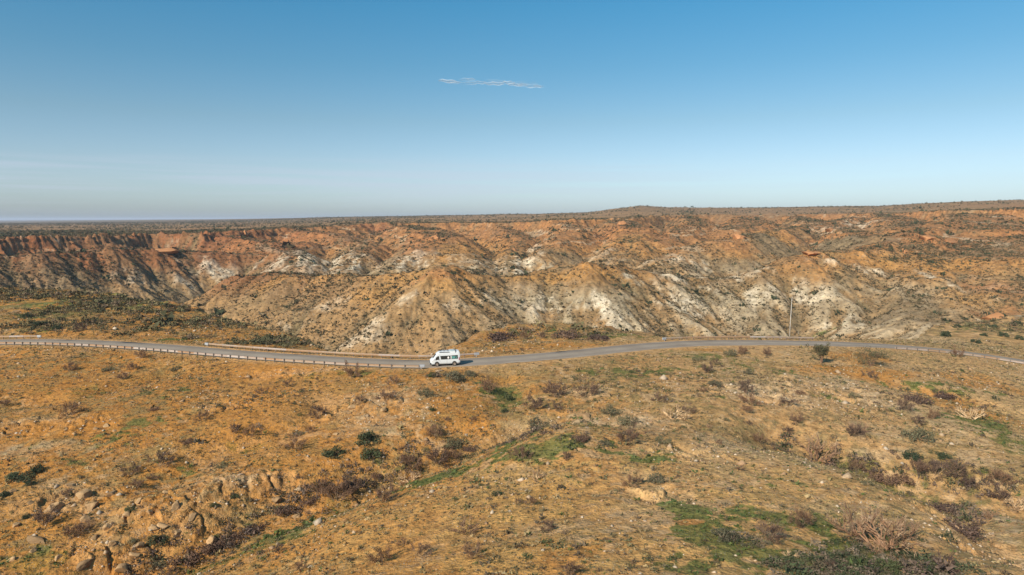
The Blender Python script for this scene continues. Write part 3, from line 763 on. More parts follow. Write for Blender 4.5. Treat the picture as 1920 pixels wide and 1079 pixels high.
# ------------------------------------------------------------------ road
V = []; F = []; AC = []
offs = [-HALF, -HALF + .2, -1.6, 0, 1.6, HALF - .2, HALF]
for i, p in enumerate(rl):
    for k, o_ in enumerate(offs):
        w = (fbm(np.array([i / 3.1]), np.array([k * 3.3]), 1.0, 2, 61)[0] * .30) if k in (0, 6) else 0
        q = Vector((p[0] + rnor[i][0] * (o_ + w), p[1] + rnor[i][1] * (o_ + w), p[2] + .05 * (1 - abs(o_) / HALF) - (.03 if k in (0, 6) else 0)))
        V.append(q); AC.append((o_ + HALF) / (2 * HALF))
n_ = len(offs)
for i in range(len(rl) - 1):
    for k in range(n_ - 1): F.append((i * n_ + k, (i + 1) * n_ + k, (i + 1) * n_ + k + 1, i * n_ + k + 1))
road = mesh_obj('road', V, F, M['asphalt'], smooth=True)
at_ = road.data.attributes.new('across', 'FLOAT', 'POINT'); at_.data.foreach_set('value', np.array(AC, np.float32))
tag(road, kind='structure')

# ------------------------------------------------------------------ guardrails
M['rail'] = simple('dusty galvanised steel', (.44, .37, .31), .65, .1, .4, .08, [(0, (.92, .64, .42)), (.35, (.95, .76, .58)), (.6, (.95, .84, .74)), (.85, (1, .90, .86)), (1, (1.2, 1.2, 1.25))], .6)
M['post'] = simple('weathered steel post', (.20, .165, .14), .6, .3, .4, .12)
M['terminal'] = simple('grey rail end', (.40, .40, .41), .5, .2, .4, .08)
post_me = MB().box(-.05, -.075, -.5, .05, .075, .80).mesh('post'); post_me.materials.append(M['post'])
def wprofile(side):
    pr = [(0, .42), (.015, .46), (.075, .50), (.075, .53), (.015, .565), (.015, .60), (.075, .635), (.075, .665), (.015, .71), (0, .74)]
    return [(p[0] * -side, p[1]) for p in pr] + [((p[0] + .012) * -side, p[1]) for p in pr[::-1]]
def guardrail(s0, s1, side, label, spacing=2.0, ends=(True, True), dz=0.0, extra=.85):
    off = side * (HALF + extra)
    base = road_pt((s0 + s1) / 2, off)
    root = empty('guardrail', base)
    tag(root, label, 'guardrail', 'steel guardrails along the canyon road')
    def pt(s, o=0.0, z=0.0):
        p = road_pt(s, off + o, z + dz - .10); return p - base
    prof = wprofile(side)
    n = max(1, round((s1 - s0) / 4.0))
    for k in range(n):
        a = s0 + (s1 - s0) * k / n; b_ = s0 + (s1 - s0) * (k + 1) / n + (.12 if k < n - 1 else 0)
        V = []; F = []; m_ = 5
        for i in range(m_):
            s = a + (b_ - a) * i / (m_ - 1); j = .004 * (k % 2)
            for (o, z) in prof: V.append(pt(s, o + j, z))
        L = len(prof)
        for i in range(m_ - 1):
            for q in range(L): F.append((i * L + q, i * L + (q + 1) % L, (i + 1) * L + (q + 1) % L, (i + 1) * L + q))
        F.append(tuple(range(L))); F.append(tuple(range((m_ - 1) * L, m_ * L))[::-1])
        mb = MB(); mb.V = V; mb.F = F; mb.obj('rail_panel', M['rail'], root)
    m_ = max(1, round((s1 - s0) / spacing))
    for k in range(m_ + 1):
        s = s0 + .3 + (s1 - s0 - .6) * k / m_
        p = pt(s, side * .085); d = pt(s + .5) - pt(s - .5)
        o = link_mesh('post', post_me, root, p); o.rotation_euler = (0, 0, math.atan2(d.y, d.x))
    for k, s in enumerate((s0, s1)):
        if not ends[k]: continue
        mb = MB(); mb.box(-.55, -.16, .34, .35, .10, .78); mb.box(-.06, -.10, -.1, .06, .08, .4)
        t_ = mb.obj('end_terminal', M['terminal'], root); t_.location = pt(s, -side * .03); d = pt(s + .5) - pt(s - .5); t_.rotation_euler = (0, 0, math.atan2(d.y, d.x) + (0 if k == 0 else math.pi))
        bv = t_.modifiers.new('bevel', 'BEVEL'); bv.width = .05; bv.segments = 2
    return root
o1 = -(HALF + .85); o2 = HALF + .85
guardrail(4, s_at(790, o1), -1, 'longest guardrail, on the near side of the road left of the white van', 1.95, (False, True))
guardrail(4, s_at(73, o2), 1, 'short bright guardrail on the far side of the road at the far left', 1.9, (False, True))
guardrail(s_at(389, o2), s_at(893, o2), 1, 'orange tinted guardrail on the far side of the road, ending behind the van', 1.95)
guardrail(s_at(1246, o2), s_at(1526, o2), 1, 'guardrail on the far side of the road beside the tall pole', 1.55, (True, False))
guardrail(s_at(1678, o1), len(rl) - 6, -1, 'low guardrail on the near side of the road at the far right', 2.6, (False, False), dz=-.15)

# ------------------------------------------------------------------ pole
M['pole'] = simple('pale painted steel', (.62, .54, .46), .5, .1, .4, .1)
pb = road_pt(s_at(1480, HALF + 2.4), HALF + 2.4, -.3)
pr_ = empty('utility_pole', pb); tag(pr_, 'tall thin pale pole standing behind the guardrail', 'pole')
pr_.rotation_euler = (0, R(1.2), 0)
MB().add(tube([(0, 0, -.4), (0, 0, 4.2), (.03, 0, 9.2)], [.080, .060, .038], 10)).obj('shaft', M['pole'], pr_, True)
MB().box(-.17, -.17, .25, .17, .17, .33).obj('base_plate', M['post'], pr_)
MB().add(tube([(.03, 0, 8.95), (.10, 0, 9.35)], [.035, .02], 8)).box(-.13, -.03, 8.62, .19, .03, 8.70).obj('antenna', M['pole'], pr_)
q_ = hit(1497, 628); st_ = MB().add(tube([(0, 0, -.3), (-.25, 0, 2.0)], [.05, .04], 7)).add(tube([(-.20, 0, 1.9), (-.30, 0, 1.95)], [.06, .06], 7)).obj('marker_stake', M['pole'])
st_.location = (q_.x, q_.y, zat(q_.x, q_.y)); tag(st_, 'short leaning pale stake right of the tall pole', 'stake')

# ------------------------------------------------------------------ van
M['white'] = simple('white van paint', (.66, .66, .65), .30, 0, .5, .02)
M['glass'] = simple('dark window glass', (.030, .030, .026), .12, 0, .6, .2)
M['black'] = simple('black plastic', (.035, .033, .032), .55, 0, .4, .1)
M['tyre'] = simple('dusty tyre rubber', (.085, .065, .050), .9, 0, .2, .2)
M['rim'] = simple('dusty steel wheel', (.33, .26, .20), .5, .3, .4, .15)
M['lamp'] = simple('clear lamp lens', (.70, .70, .68), .15, 0, .6, .03)
M['red'] = simple('red lamp lens', (.45, .03, .03), .25, 0, .5, .05)
M['teal'] = simple('teal printed film', (.10, .27, .235), .4, 0, .4, .15, ns=5)
M['sticker'] = simple('white sticker', (.80, .74, .70), .5, 0, .3, .04)
M['boxgrey'] = simple('pale roof locker', (.44, .49, .48), .4, 0, .4, .04)
vs = s_at(834, -1.5)
vp = road_pt(vs, -1.5, .0); va = road_pt(vs - 2, -1.5); vb = road_pt(vs + 2, -1.5)
vd = (va - vb)
van = empty('camper_van', vp + Vector((0, 0, .03)), math.atan2(vd.y, vd.x))
van.scale = (.91, .94, .95)
van.rotation_euler = (0, -math.asin(vd.z / vd.length), math.atan2(vd.y, vd.x))
tag(van, 'white high roof camper van driving left along the canyon road', 'van')
LEN = 5.38; X0 = LEN / 2           # nose at +x
def zt(u):                          # roof line by distance from the nose
    return float(np.interp(u, [0, .06, .2, .42, .62, 1.10, 1.42, 1.75, 2.3, 3.2, 4.9, 5.2, 5.33, 5.38], [.84, .98, 1.12, 1.26, 1.46, 2.06, 2.30, 2.43, 2.52, 2.57, 2.58, 2.54, 2.38, 2.2]))
def hw(u):
    return float(np.interp(u, [0, .08, .25, .6, 1.2, 4.9, 5.25, 5.38], [.70, .80, .88, .93, .94, .94, .92, .86]))
def ys_(z, u):                      # half width at height z
    k = float(np.interp(z, [.3, .55, 1.15, 1.35, 1.95, 2.35, 2.6], [.97, 1.0, 1.0, .975, .90, .84, .70])); return hw(u) * k
V = []; F = []
us = [0, .03, .08, .16, .28, .42, .55, .7, .85, 1.0, 1.15, 1.3, 1.45, 1.62, 1.85, 2.2, 2.8, 3.5, 4.2, 4.7, 5.0, 5.18, 5.28, 5.34, 5.38]
fr = [0, .12, .3, .5, .68, .82, .92, .975]
for u in us:
    z0 = .34 + .10 * max(0, 1 - u / .35) + .10 * max(0, (u - 5.0) / .38); top = zt(u)
    side = []
    for f in fr:
        z = z0 + (top - z0) * f; side.append((ys_(z, u) * (1 - .05 * max(0, f - .9) / .1), z))
    side += [(ys_(top, u) * .80, top - .012), (ys_(top, u) * .45, top + .012)]
    ring = [(-y, z) for y, z in side] + [(0, top + .02)] + [(y, z) for y, z in side[::-1]]
    for y, z in ring: V.append(Vector((X0 - u, y, z)))
L = len(fr) * 2 + 5
for i in range(len(us) - 1):
    for k in range(L): F.append((i * L + k, i * L + (k + 1) % L, (i + 1) * L + (k + 1) % L, (i + 1) * L + k))
F.append(tuple(range(L))); F.append(tuple(range((len(us) - 1) * L, len(us) * L))[::-1])
mb = MB(); mb.V = V; mb.F = F; body = mb.obj('body', M['white'], van, True)
def side_panel(name, pts, mat, parent, side=-1, eps=.006, th=.0):
    """outline (u, z) laid on the side skin, subdivided so that it follows the curve; side -1 is the far side of the van's local y"""
    pts = [Vector((u, z, 0)) for u, z in pts]
    V = []; F = []; n = 5; zs2 = [p.y for p in pts]
    c0 = sum(pts, Vector()) / len(pts)
    rings = [[c0 + (p - c0) * t for p in pts] for t in (1, .66, .33)]
    for r_ in rings:
        for p in r_: V.append(Vector((X0 - p.x, side * (ys_(p.y, p.x) + eps), p.y)))
    V.append(Vector((X0 - c0.x, side * (ys_(c0.y, c0.x) + eps), c0.y)))
    m_ = len(pts)
    for a in range(2):
        for k in range(m_): F.append((a * m_ + k, a * m_ + (k + 1) % m_, (a + 1) * m_ + (k + 1) % m_, (a + 1) * m_ + k))
    for k in range(m_): F.append((2 * m_ + k, 2 * m_ + (k + 1) % m_, 3 * m_))
    mb = MB(); mb.V = V; mb.F = F; o = mb.obj(name, mat, parent)
    sol = o.modifiers.new('thick', 'SOLIDIFY'); sol.thickness = .012; sol.offset = 0
    return o
def dens(pts, n=5):
    out = []
    for a, b_ in zip(pts, pts[1:] + pts[:1]):
        for k in range(n): out.append((a[0] + (b_[0] - a[0]) * k / n, a[1] + (b_[1] - a[1]) * k / n))
    return out
for sd2 in (1, -1):
    side_panel('cab_window', dens([(.70, 1.10), (1.62, 1.15), (1.60, 1.74), (1.36, 1.76), (1.08, 1.56)]), M['glass'], van, sd2)
    w1 = side_panel('side_window', dens([(1.96, 1.16), (3.58, 1.18), (3.58, 1.80), (1.80, 1.78)]), M['glass'], van, sd2)
    w2 = side_panel('side_window', dens([(3.61, 1.18), (5.0, 1.20), (4.98, 1.84), (3.61, 1.80)]), M['glass'], van, sd2)
    side_panel('print', dens([(3.90, 1.25), (4.78, 1.26), (4.86, 1.56), (4.2, 1.70), (3.90, 1.66)]), M['teal'], w2, sd2, .013)
    side_panel('print', dens([(4.50, 1.32), (4.66, 1.32), (4.66, 1.56), (4.50, 1.56)], 2), M['glass'], w2, sd2, .022)
    side_panel('sticker', [(3.26 + .16 * math.cos(t), 1.46 + .20 * math.sin(t)) for t in np.linspace(0, 2 * math.pi, 14, endpoint=False)], M['sticker'], w1, sd2, .013)
    side_panel('sticker', dens([(3.70, 1.24), (3.84, 1.24), (3.84, 1.74), (3.70, 1.74)], 2), M['sticker'], w2, sd2, .013)
    side_panel('door_seam', dens([(1.74, .50), (1.755, .50), (1.755, 2.0), (1.74, 2.0)]), M['black'], van, sd2, .002)
    side_panel('door_seam', dens([(3.0, .50), (3.012, .50), (3.012, 1.30), (3.0, 1.30)]), M['black'], van, sd2, .002)
    side_panel('door_handle', dens([(1.50, 1.08), (1.66, 1.08), (1.66, 1.12), (1.50, 1.12)], 2), M['black'], van, sd2, .012)
    side_panel('tail_light', dens([(5.16, .98), (5.30, .98), (5.29, 1.42), (5.17, 1.42)]), M['red'], van, sd2, .012)
    side_panel('headlight', dens([(.08, .78), (.42, .86), (.50, 1.04), (.16, 1.00)]), M['lamp'], van, sd2, .014)
    for wx in (1.20, 4.36):
        x = X0 - wx; y = sd2 * .80
        MB().lathe([(.0, .0), (.43, .0), (.43, sd2 * .155), (.395, sd2 * .158), (.0, sd2 * .145)], (x, y, .40), 28).obj('wheel_arch', M['black'], van)
        wh = empty('wheel', (x, y + sd2 * .04, .335)); wh.parent = van
        MB().lathe([(.20, -.09), (.30, -.10), (.335, -.07), (.335, .07), (.30, .10), (.20, .12)] if sd2 > 0 else [(.20, .09), (.30, .10), (.335, .07), (.335, -.07), (.30, -.10), (.20, -.12)], (0, sd2 * .04, 0), 28).obj('tyre', M['tyre'], wh, True)
        rim_ = MB().lathe([(.215, 0), (.205, sd2 * .115), (.16, sd2 * .085), (.07, sd2 * .10), (.0, sd2 * .11)], (0, sd2 * .04, 0), 20); rim_.obj('rim', M['rim'], wh)
    mb = MB().box(X0 - .98, sd2 * .93, 1.20, X0 - .86, sd2 * 1.12, 1.44); mir = mb.obj('mirror', M['black'] if sd2 < 0 else M['white'], van)
    bv = mir.modifiers.new('bevel', 'BEVEL'); bv.width = .03; bv.segments = 2
# windscreen
V = []; 
for u in np.linspace(.50, 1.06, 6):
    for f in np.linspace(-.86, .86, 9): V.append(Vector((X0 - u + .012, f * ys_(zt(u), u) * (1 - .04 * f * f), zt(u) + .02 - .10 * abs(f) ** 4)))
F = [(a * 9 + b_, a * 9 + b_ + 1, a * 9 + b_ + 10, a * 9 + b_ + 9) for a in range(5) for b_ in range(8)]
mb = MB(); mb.V = V; mb.F = F; mb.obj('windscreen', M['glass'], van, True)
mb = MB().box(X0 - .30, -.86, .30, X0 + .08, .86, .62); bp_ = mb.obj('front_bumper', M['black'], van); bv = bp_.modifiers.new('bevel', 'BEVEL'); bv.width = .09; bv.segments = 3
mb = MB().box(X0 - .02, -.55, .66, X0 + .03, .55, .84); mb.obj('grille', M['black'], van)
for sd2 in (1, -1):
    MB().lathe([(0, .0), (.09, 0), (.09, .05), (0, .05)], (X0 + .03, sd2 * .62, .52), 14).obj('fog_lamp', M['lamp'], van)
mb = MB().box(-X0 - .10, -.86, .36, -X0 + .12, .86, .60); rb = mb.obj('rear_bumper', M['black'], van); bv = rb.modifiers.new('bevel', 'BEVEL'); bv.width = .06; bv.segments = 2
MB().box(-X0 - .012, -.62, 1.38, -X0 + .03, .62, 1.95).obj('rear_window', M['glass'], van)
MB().box(-X0 + .4, -.80, .26, X0 - .5, .80, .36).obj('chassis', M['black'], van)
rk = MB()
for sd2 in (1, -1):
    for k in range(8): rk.box(X0 - 1.66 - k * .235 - .19, sd2 * .79 - .05, 2.36, X0 - 1.66 - k * .235, sd2 * .79 + .05, 2.45)
for u in (1.8, 2.5, 3.2): rk.add(tube([(X0 - u, -.72, 2.44), (X0 - u, -.70, 2.66), (X0 - u, .70, 2.66), (X0 - u, .72, 2.44)], [.022] * 4, 6))
for sd2 in (1, -1): rk.add(tube([(X0 - 1.7, sd2 * .66, 2.66), (X0 - 3.5, sd2 * .66, 2.66)], [.022] * 2, 6))
rk.obj('roof_rack', M['black'], van)
lk = MB().box(X0 - 4.45, -.70, 2.42, X0 - 3.62, .70, 2.63).obj('roof_locker', M['boxgrey'], van); bv = lk.modifiers.new('bevel', 'BEVEL'); bv.width = .07; bv.segments = 3
MB().box(X0 - 4.64, -.83, 2.28, X0 - 4.55, .83, 2.66).obj('strap', M['black'], van)

# ------------------------------------------------------------------ plants: meshes
M['twig'] = simple('dry brown twigs', (.150, .098, .072), .9, 0, .1, .3, [(0, (.62, .60, .66)), (.35, (.85, .82, .82)), (.7, (1.15, 1.0, .86)), (1, (1.35, 1.15, .9))], 3)
M['bark'] = simple('pale dry bark', (.34, .235, .15), .9, 0, .15, .25, [(0, (.6, .6, .62)), (1, (1.2, 1.1, 1.0))], 3)
M['palebark'] = simple('bleached limb bark', (.60, .40, .22), .85, 0, .15, .25, None, 3)
M['leaf'] = simple('dark green leaves', (.060, .072, .034), .75, 0, .2, .3, [(0, (.62, .75, .8)), (.5, (1, 1, 1)), (1, (1.5, 1.35, 1.1))], 2)
M['olive2'] = simple('dark olive leaves', (.095, .085, .042), .8, 0, .2, .3, None, 2)
M['olive'] = simple('olive grey leaves', (.145, .130, .075), .8, 0, .2, .3, [(0, (.75, .75, .8)), (1, (1.25, 1.2, 1.0))], 2)
def rv(): return Vector((random.gauss(0, 1), random.gauss(0, 1), random.gauss(0, 1))).normalized()
def tri(V, F, p, size, el=1.0, up=None):
    a = rv(); 
    if up is not None: a = (a * .7 + up).normalized()
    b_ = a.cross(rv()).normalized(); i = len(V)
    V += [p - b_ * size * .5, p + b_ * size * .5, p + a * size * el]; F.append((i, i + 1, i + 2))
def dead_meshes(seed, spread=1.0, h=1.0, dense=1.0, thick=1.0):
    random.seed(seed); br = MB(); V = []; F = []
    ns = random.randint(8, 11); lop = Vector((random.uniform(-.18, .18), random.uniform(-.18, .18), 0))
    for i in range(ns):
        az = 2 * math.pi * (i + random.random() * .8) / ns; inc = random.uniform(.15, 1.15)
        d = Vector((math.cos(az) * math.sin(inc) * spread, math.sin(az) * math.sin(inc) * spread, math.cos(inc) * h + .12)) + lop
        L = random.uniform(.70, 1.05)
        p0 = Vector((math.cos(az) * .05, math.sin(az) * .05, -.05)); p1 = p0 + d * L * .35 + rv() * .06; p2 = p0 + d * L * .7 + rv() * .10 + Vector((0, 0, .05)); p3 = p0 + d * L + rv() * .08
        br.add(tube([p0, p1, p2, p3], [.020 * thick, .014 * thick, .009 * thick, .005 * thick], 4, False))
        for k in range(4):
            q = p1.lerp(p3, random.uniform(0, .8)); dd = (d.normalized() + rv() * .8); e_ = q + dd * random.uniform(.22, .42); e_.z = max(e_.z, .06)
            br.add(tube([q, q.lerp(e_, .5) + rv() * .03, e_], [.008 * thick, .006 * thick, .004 * thick], 3, False))
            for w in range(int(26 * dense)):
                r_ = q.lerp(e_, random.uniform(.3, 1.1)) + rv() * .10
                tri(V, F, r_, random.uniform(.018, .036), random.uniform(3, 7), (r_ - Vector((0, 0, -.1))).normalized())
    return br.mesh('branches'), (V, F)
def leaf_meshes(seed, h=.8, lumps=14, per=85, size=.065, branch=True):
    random.seed(seed); br = MB(); V = []; F = []
    for i in range(lumps):
        az = random.uniform(0, 2 * math.pi); rr = math.sqrt(random.random()) * .68; z = random.uniform(.12, .78) * (1 - rr * rr * .75) * h
        c = Vector((math.cos(az) * rr, math.sin(az) * rr, z)); R_ = random.uniform(.20, .36)
        if branch:
            br.add(tube([(0, 0, -.05), Vector((c.x * .4, c.y * .4, c.z * .55)), c], [.035, .022, .010], 4, False))
        for k in range(per):
            v = rv(); v.z *= .75; tri(V, F, c + v * R_ * random.uniform(.55, 1.05) , random.uniform(size * .7, size * 1.4), 1.1)
    V = [Vector((v.x, v.y, max(v.z, -.02))) for v in V]
    return br.mesh('branches'), (V, F)
def mk(vf, name, mat):
    me = bpy.data.meshes.new(name); me.from_pydata([tuple(v) for v in vf[0]], [], vf[1]); me.update(); me.materials.append(mat); return me
LIB = {'dead': [], 'green': [], 'olive': [], 'low': [], 'bare': []}
for k in range(6):
    a, vf = dead_meshes(100 + k, 1.0, .95, 1.25); a.materials.append(M['bark']); LIB['dead'].append((('branches', a), ('twigs', mk(vf, 'twigs', M['twig']))))
for k in range(4):
    a, vf = leaf_meshes(200 + k, .85, 15, 80, .075); a.materials.append(M['bark']); LIB['green'].append((('branches', a), ('foliage', mk(vf, 'foliage', M['leaf']))))
    a, vf = leaf_meshes(300 + k, .70, 16, 60, .062); a.materials.append(M['bark']); LIB['olive'].append((('branches', a), ('foliage', mk(vf, 'foliage', M['olive']))))
    a, vf = leaf_meshes(400 + k, .40, 18, 60, .065); a.materials.append(M['bark']); LIB['low'].append((('branches', a), ('foliage', mk(vf, 'foliage', M['twig']))))
def bare_meshes(seed, thick=1.0):
    random.seed(seed); br = MB(); V = []; F = []
    def grow(p, d, L, r, lev):
        q1 = p + d * L * .5 + rv() * L * .08; d2 = (d + rv() * .25 + Vector((0, 0, .10))).normalized(); q2 = q1 + d2 * L * .5
        if q2.z < .04: q2.z = .04
        br.add(tube([p, q1, q2], [r, r * .8, r * .6], 5 if lev < 2 else 3, False))
        if lev == 3:
            for k in range(3): tri(V, F, q1.lerp(q2, random.random()) + rv() * .03, random.uniform(.012, .022), random.uniform(6, 11), d2)
            return
        for k in range(3 if lev < 2 else 3):
            grow(q2 if k < 2 else q1, (d2 + rv() * .62).normalized(), L * random.uniform(.58, .8), r * .58, lev + 1)
    ns = random.randint(5, 7)
    for i in range(ns):
        az = 6.283 * (i + random.random()) / ns; inc = random.uniform(.35, 1.15)
        grow(Vector((math.cos(az) * .06, math.sin(az) * .06, -.08)), Vector((math.cos(az) * math.sin(inc), math.sin(az) * math.sin(inc), math.cos(inc))), .42, .028 * thick, 0)
    return br.mesh('limbs'), (V, F)
M['redbark'] = simple('reddish dry bark', (.28, .165, .10), .9, 0, .15, .3, [(0, (.75, .75, .78)), (1, (1.2, 1.1, 1.0))], 3)
for k in range(4):
    a, vf = bare_meshes(500 + k, 2.3 if k % 2 else 1.5); a.materials.append(M['palebark'] if k % 2 else M['redbark']); LIB['bare'].append((('limbs', a), ('twigs', mk(vf, 'twigs', M['bark']))))
KIND = {'dead': ('dead_shrub', 'leafless brown shrub', 'shrub'), 'green': ('green_shrub', 'dark green leafy shrub', 'shrub'), 'olive': ('olive_shrub', 'olive grey bushy shrub', 'shrub'),
        'low': ('low_scrub_clump', 'low dark scrub clump', 'shrub'), 'bare': ('bare_shrub', 'bare pale limbed shrub', 'shrub')}
LIST = []
def S(kind, *items):
    for it in items: LIST.append((kind,) + it)
S('dead', (130, 772, 45), (7, 760, 25), (378, 784, 30), (304, 865, 42), (246, 884, 35), (286, 897, 22), (256, 910, 28), (126, 930, 30), (84, 977, 45), (133, 1002, 40), (160, 995, 40), (555, 835, 38), (440, 806, 30), (472, 812, 32), (597, 775, 38), (539, 723, 18), (490, 735, 20), (585, 807, 22),
  (604, 918, 45), (632, 928, 60), (523, 1034, 25), (565, 1065, 28), (724, 744, 32), (917, 730, 42), (1044, 737, 50), (1100, 735, 45), (1005, 760, 38), (1042, 767, 24), (816, 814, 35), (773, 872, 38), (819, 862, 45), (851, 855, 30), (1177, 821, 50), (977, 856, 38), (1061, 858, 26),
  (1183, 907, 34), (721, 934, 44), (661, 914, 45), (874, 993, 46), (1025, 990, 38), (886, 1037, 48), (791, 1037, 38), (756, 1020, 24), (712, 1046, 50), (995, 944, 26), (970, 942, 18), (1067, 1074, 45), (1237, 749, 28), (886, 788, 16), (838, 788, 14), (675, 754, 22),
  (1320, 733, 16), (1399, 731, 32), (1405, 753, 36), (1399, 770, 25), (1477, 753, 30), (1290, 770, 28), (1403, 795, 15), (1494, 790, 26), (1475, 809, 24), (1348, 830, 14), (1424, 826, 28), (1700, 765, 34), (1747, 781, 28), (1719, 791, 25), (1607, 877, 32), (1814, 907, 36), (1877, 932, 38),
  (1389, 879, 18), (1501, 977, 52), (1445, 1005, 60), (1877, 902, 42), (1754, 884, 50), (1720, 884, 40), (1790, 884, 40), (1340, 680, 20), (1390, 660, 26), (1440, 664, 22), (1325, 695, 26), (1795, 664, 26), (265, 668, 26), (130, 692, 24), (250, 690, 20), (150, 617, 24), (232, 708, 20), (740, 716, 30), (660, 700, 36), (1632, 705, 24), (985, 632, 26), (1015, 631, 20), (1772, 1062, 50), (1561, 1062, 32), (320, 1075, 30), (1600, 812, 38))
S('green', (38, 892, 46), (67, 880, 36), (58, 905, 24), (5, 928, 22), (295, 1012, 36), (49, 968, 20), (400, 947, 18), (441, 930, 17), (246, 956, 26), (625, 848, 42), (694, 821, 48), (696, 849, 40), (810, 767, 17), (949, 746, 28), (812, 702, 24), (945, 770, 20), (932, 925, 22), (1712, 855, 38), (1768, 854, 26), (1771, 626, 26),
  (1830, 640, 20), (1860, 612, 22), (1882, 628, 20), (1908, 606, 18), (1912, 634, 18), (1795, 612, 16), (1845, 628, 14), (1610, 1052, 55), (1665, 1060, 60), (1560, 1045, 40), (1700, 1040, 40), (50, 592, 22), (105, 616, 20), (75, 606, 22))
S('olive', (800, 735, 40), (414, 872, 32), (291, 1055, 46), (253, 1013, 26), (1146, 770, 42), (1177, 788, 50), (850, 705, 46), (880, 700, 26), (851, 830, 42), (1012, 792, 46), (1132, 830, 32), (1244, 825, 36), (1341, 719, 34), (1361, 786, 16), (1722, 815, 60), (1357, 1002, 60), (1404, 698, 24), (1370, 662, 30), (1310, 672, 28), (1235, 897, 42), (1600, 742, 24), (560, 812, 26), (330, 690, 26), (205, 692, 24), (500, 640, 30), (540, 648, 26), (1625, 905, 24))
S('low', (351, 1042, 70), (418, 1010, 60), (390, 1022, 50), (1652, 890, 60), (1690, 893, 50), (1765, 946, 60), (1807, 985, 75), (940, 628, 60), (1060, 624, 50), (1120, 630, 46), (290, 765, 24), (350, 825, 30), (530, 955, 40), (580, 935, 40), (480, 985, 46), (450, 1000, 40), (700, 890, 30), (760, 855, 30), (880, 840, 28), (1090, 818, 40), (1720, 745, 50), (1770, 740, 40), (1500, 735, 26))
S('bare', (1533, 848, 80), (1265, 777, 48), (1608, 805, 40), (1821, 778, 50), (1607, 985, 112), (1666, 1012, 118), (1700, 1000, 60), (1909, 946, 50), (770, 897, 40), (1005, 893, 34), (1329, 800, 16), (1480, 1040, 30), (1856, 967, 36), (1640, 1030, 40))
def zone(px, py):
    def near_gully():
        pl = [(250, 1079), (420, 1005), (560, 945), (700, 900), (780, 870), (850, 850), (900, 835)]
        return any(abs(px - (a[0] + (b_[0] - a[0]) * t)) < 16 and abs(py - (a[1] + (b_[1] - a[1]) * t)) < 22 for a, b_ in zip(pl, pl[1:]) for t in np.linspace(0, 1, 8))
    if py < 655 and px < 800: return 'on the bench across the road, left side'
    if py < 655 and px < 1300: return 'on the knoll behind the van'
    if py < 655: return 'on the bench across the road, right side'
    if py < 722: return 'below the road left of the van' if px < 806 else 'below the road right of the van'
    if near_gully(): return 'along the diagonal lower left gully'
    if px < 660 and py < 860: return 'on the left orange slope'
    if px < 600: return 'among the lower left boulders'
    if px < 1260 and py < 850: return 'on the middle stony slope'
    if px < 1260: return 'on the near grassy spur'
    if py < 870: return 'on the right tan slope'
    return 'in the lower right green hollow'
ORD = ['first', 'second', 'third', 'fourth', 'fifth', 'sixth', 'seventh', 'eighth', 'ninth', 'tenth', 'eleventh', 'twelfth', 'thirteenth', 'fourteenth', 'fifteenth', 'sixteenth', 'seventeenth', 'eighteenth', 'nineteenth', 'twentieth']
PL = {'dead': 'leafless brown shrubs', 'green': 'dark green shrubs', 'olive': 'olive grey shrubs', 'low': 'low dark scrub clumps', 'bare': 'bare pale limbed shrubs'}
groups = {}
for it in LIST: groups.setdefault((it[0], zone(it[1], it[2])), []).append(it)
def rank_label(i, n, single, plural, z):
    if n == 1: return f'{single} {z}'
    if i == 0: return f'leftmost of the {plural} {z}'
    if i == n - 1: return f'rightmost of the {plural} {z}'
    return f'{ORD[i]} from left of the {plural} {z}' if n < 21 or i < 14 else f'{ORD[n - 1 - i]} from right of the {plural} {z}'
shrub_xy = []
for (kd, z), items in groups.items():
    items.sort()
    items.sort(key=lambda q: q[1])
    for i, (_, px, py, w) in enumerate(items):
        p = hit(px, py + w * .16); r_ = w / 2 * p.y / FPX * 1.22
        pz = zat(p.x, p.y)
        root = empty(KIND[kd][0], (p.x, p.y, pz - .04 * r_), random.uniform(0, 6.28), r_)
        root.scale = (r_ * random.uniform(.9, 1.12), r_ * random.uniform(.9, 1.12), r_ * random.uniform(.85, 1.1))
        for nm, me in random.choice(LIB[kd]): link_mesh(nm, me, root)
        tag(root, rank_label(i, len(items), KIND[kd][1], PL[kd], z), KIND[kd][2], PL[kd] + ' on the slopes')
        shrub_xy.append((p.x, p.y, r_))

